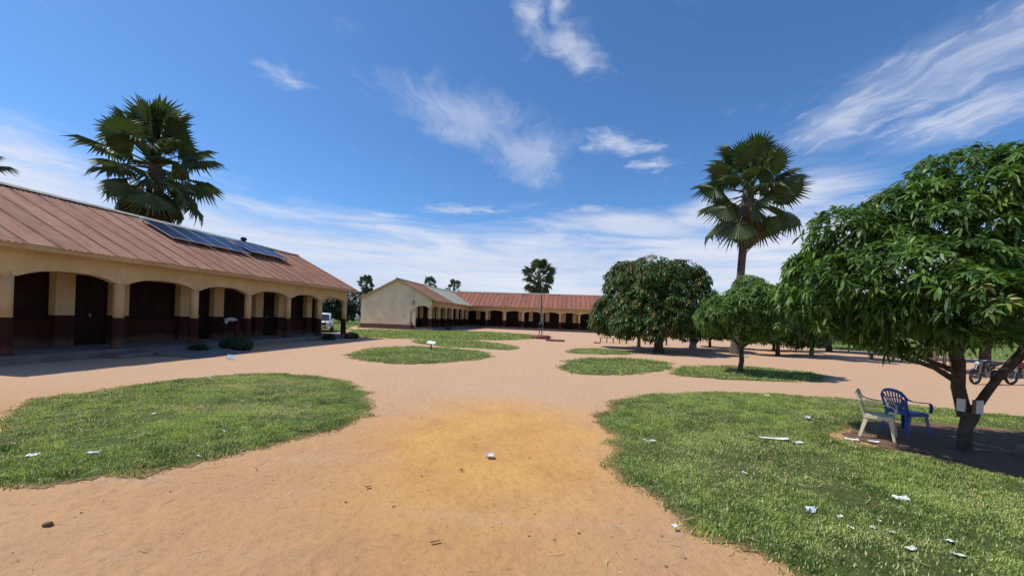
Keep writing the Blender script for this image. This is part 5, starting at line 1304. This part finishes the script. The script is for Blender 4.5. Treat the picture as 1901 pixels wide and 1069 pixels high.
def pebble(label, x, y, r, mat='stone', group=None):
    rr = random.Random(int(x * 1000 + y * 77)); vs = []; n = 9
    for i in range(6):
        ph = math.pi * i / 5
        for j in range(n): a = 2 * math.pi * j / n; q = r * rr.uniform(.85, 1.15); vs.append((math.sin(ph) * math.cos(a) * q * 1.25, math.sin(ph) * math.sin(a) * q, math.cos(ph) * q * .7))
    o = MB().add(vs, [(i * n + j, i * n + (j + 1) % n, i * n + n + (j + 1) % n, i * n + n + j) for i in range(5) for j in range(n)], True).build('stone', M[mat])
    o.location = (x, y, float(relief(np.array([x]), np.array([y]))[0]) + r * .45); o.rotation_euler = (0, 0, rr.uniform(0, 6)); return tag(o, label, 'stone', group)


pebble('dark brown stone on the sand at the lower left', -4.06, 3.55, .031)
pebble('reddish rock in the shade at the right edge', 8.62, 6.45, .16, 'brick')
# gravel and crumbs scattered over the path: uncountable
n = 2600; px_ = rng.uniform(-6.5, 5, n); py_ = 2.6 + rng.gamma(1.6, 2.6, n); k = (py_ < 16)
cl = fbm(px_ * .9, py_ * .9, 77, 3); k &= rng.uniform(0, 1, n) < np.clip((cl - .38) * 4, .08, 1); px_, py_ = px_[k], py_[k]; n = len(px_)
rr_ = np.clip(rng.gamma(1.5, .0038, n), .003, .022); sh = np.array([(1, 0, 0), (0, 1, 0), (-1, 0, 0), (0, -1, 0), (0, 0, .7), (.3, .3, -.4)]) 
V = np.stack([px_, py_, relief(px_, py_) + rr_ * .3], -1)[:, None] + sh[None] * rr_[:, None, None] * rng.uniform(.6, 1.3, (n, 6, 1))
F = (np.arange(n)[:, None] * 6 + np.array([0, 1, 4, 1, 2, 4, 2, 3, 4, 3, 0, 4])[None]).ravel()
gmat = leaf_mat('gravel', (.13, .08, .05), (.36, .25, .17), (.75, .70, .62), 0., .9, .10, .2)
o = bpy.data.objects.new('gravel', mesh_np('gravel', V, F, np.full(n * 4, 3), gmat, {'tone': np.repeat(rng.uniform(0, 1, n), 6)})); link(o); tag(o, 'fine gravel and crumbs scattered over the sand path', 'gravel', kind='stuff')
# straw and dry grass stalks on sand and turf
n = 900; px_ = np.concatenate([rng.uniform(-9, 5, 500), rng.uniform(-9, -3, 200), rng.uniform(1.5, 9, 200)]); py_ = np.concatenate([rng.uniform(3, 12, 500), rng.uniform(4.3, 12, 200), rng.uniform(3, 11.5, 200)])
zz = relief(px_, py_) + np.where(np.arange(n) < 500, .006, .05); a = rng.uniform(0, 6.3, n); ln = rng.uniform(.06, .32, n) * np.where(np.arange(n) < 500, .6, 1); wv = .004
d = np.stack([np.cos(a), np.sin(a), rng.uniform(-.05, .15, n)], -1); s_ = np.stack([-np.sin(a), np.cos(a), np.zeros(n)], -1); o0 = np.stack([px_, py_, zz], -1)
mid = o0 + d * (ln * .5)[:, None] + s_ * (ln * rng.uniform(-.15, .15, n))[:, None]; V = np.stack([o0 - s_ * wv, o0 + s_ * wv, mid + s_ * wv, mid - s_ * wv, o0 + d * ln[:, None]], 1)
F = (np.arange(n)[:, None] * 5 + np.array([0, 1, 2, 3, 3, 2, 4])[None]).ravel()
o = bpy.data.objects.new('straw', mesh_np('straw', V.reshape(-1, 3), F, np.tile([4, 3], n), M['straw'])); link(o); tag(o, 'loose dry stalks lying over sand and grass', 'straw', kind='stuff')
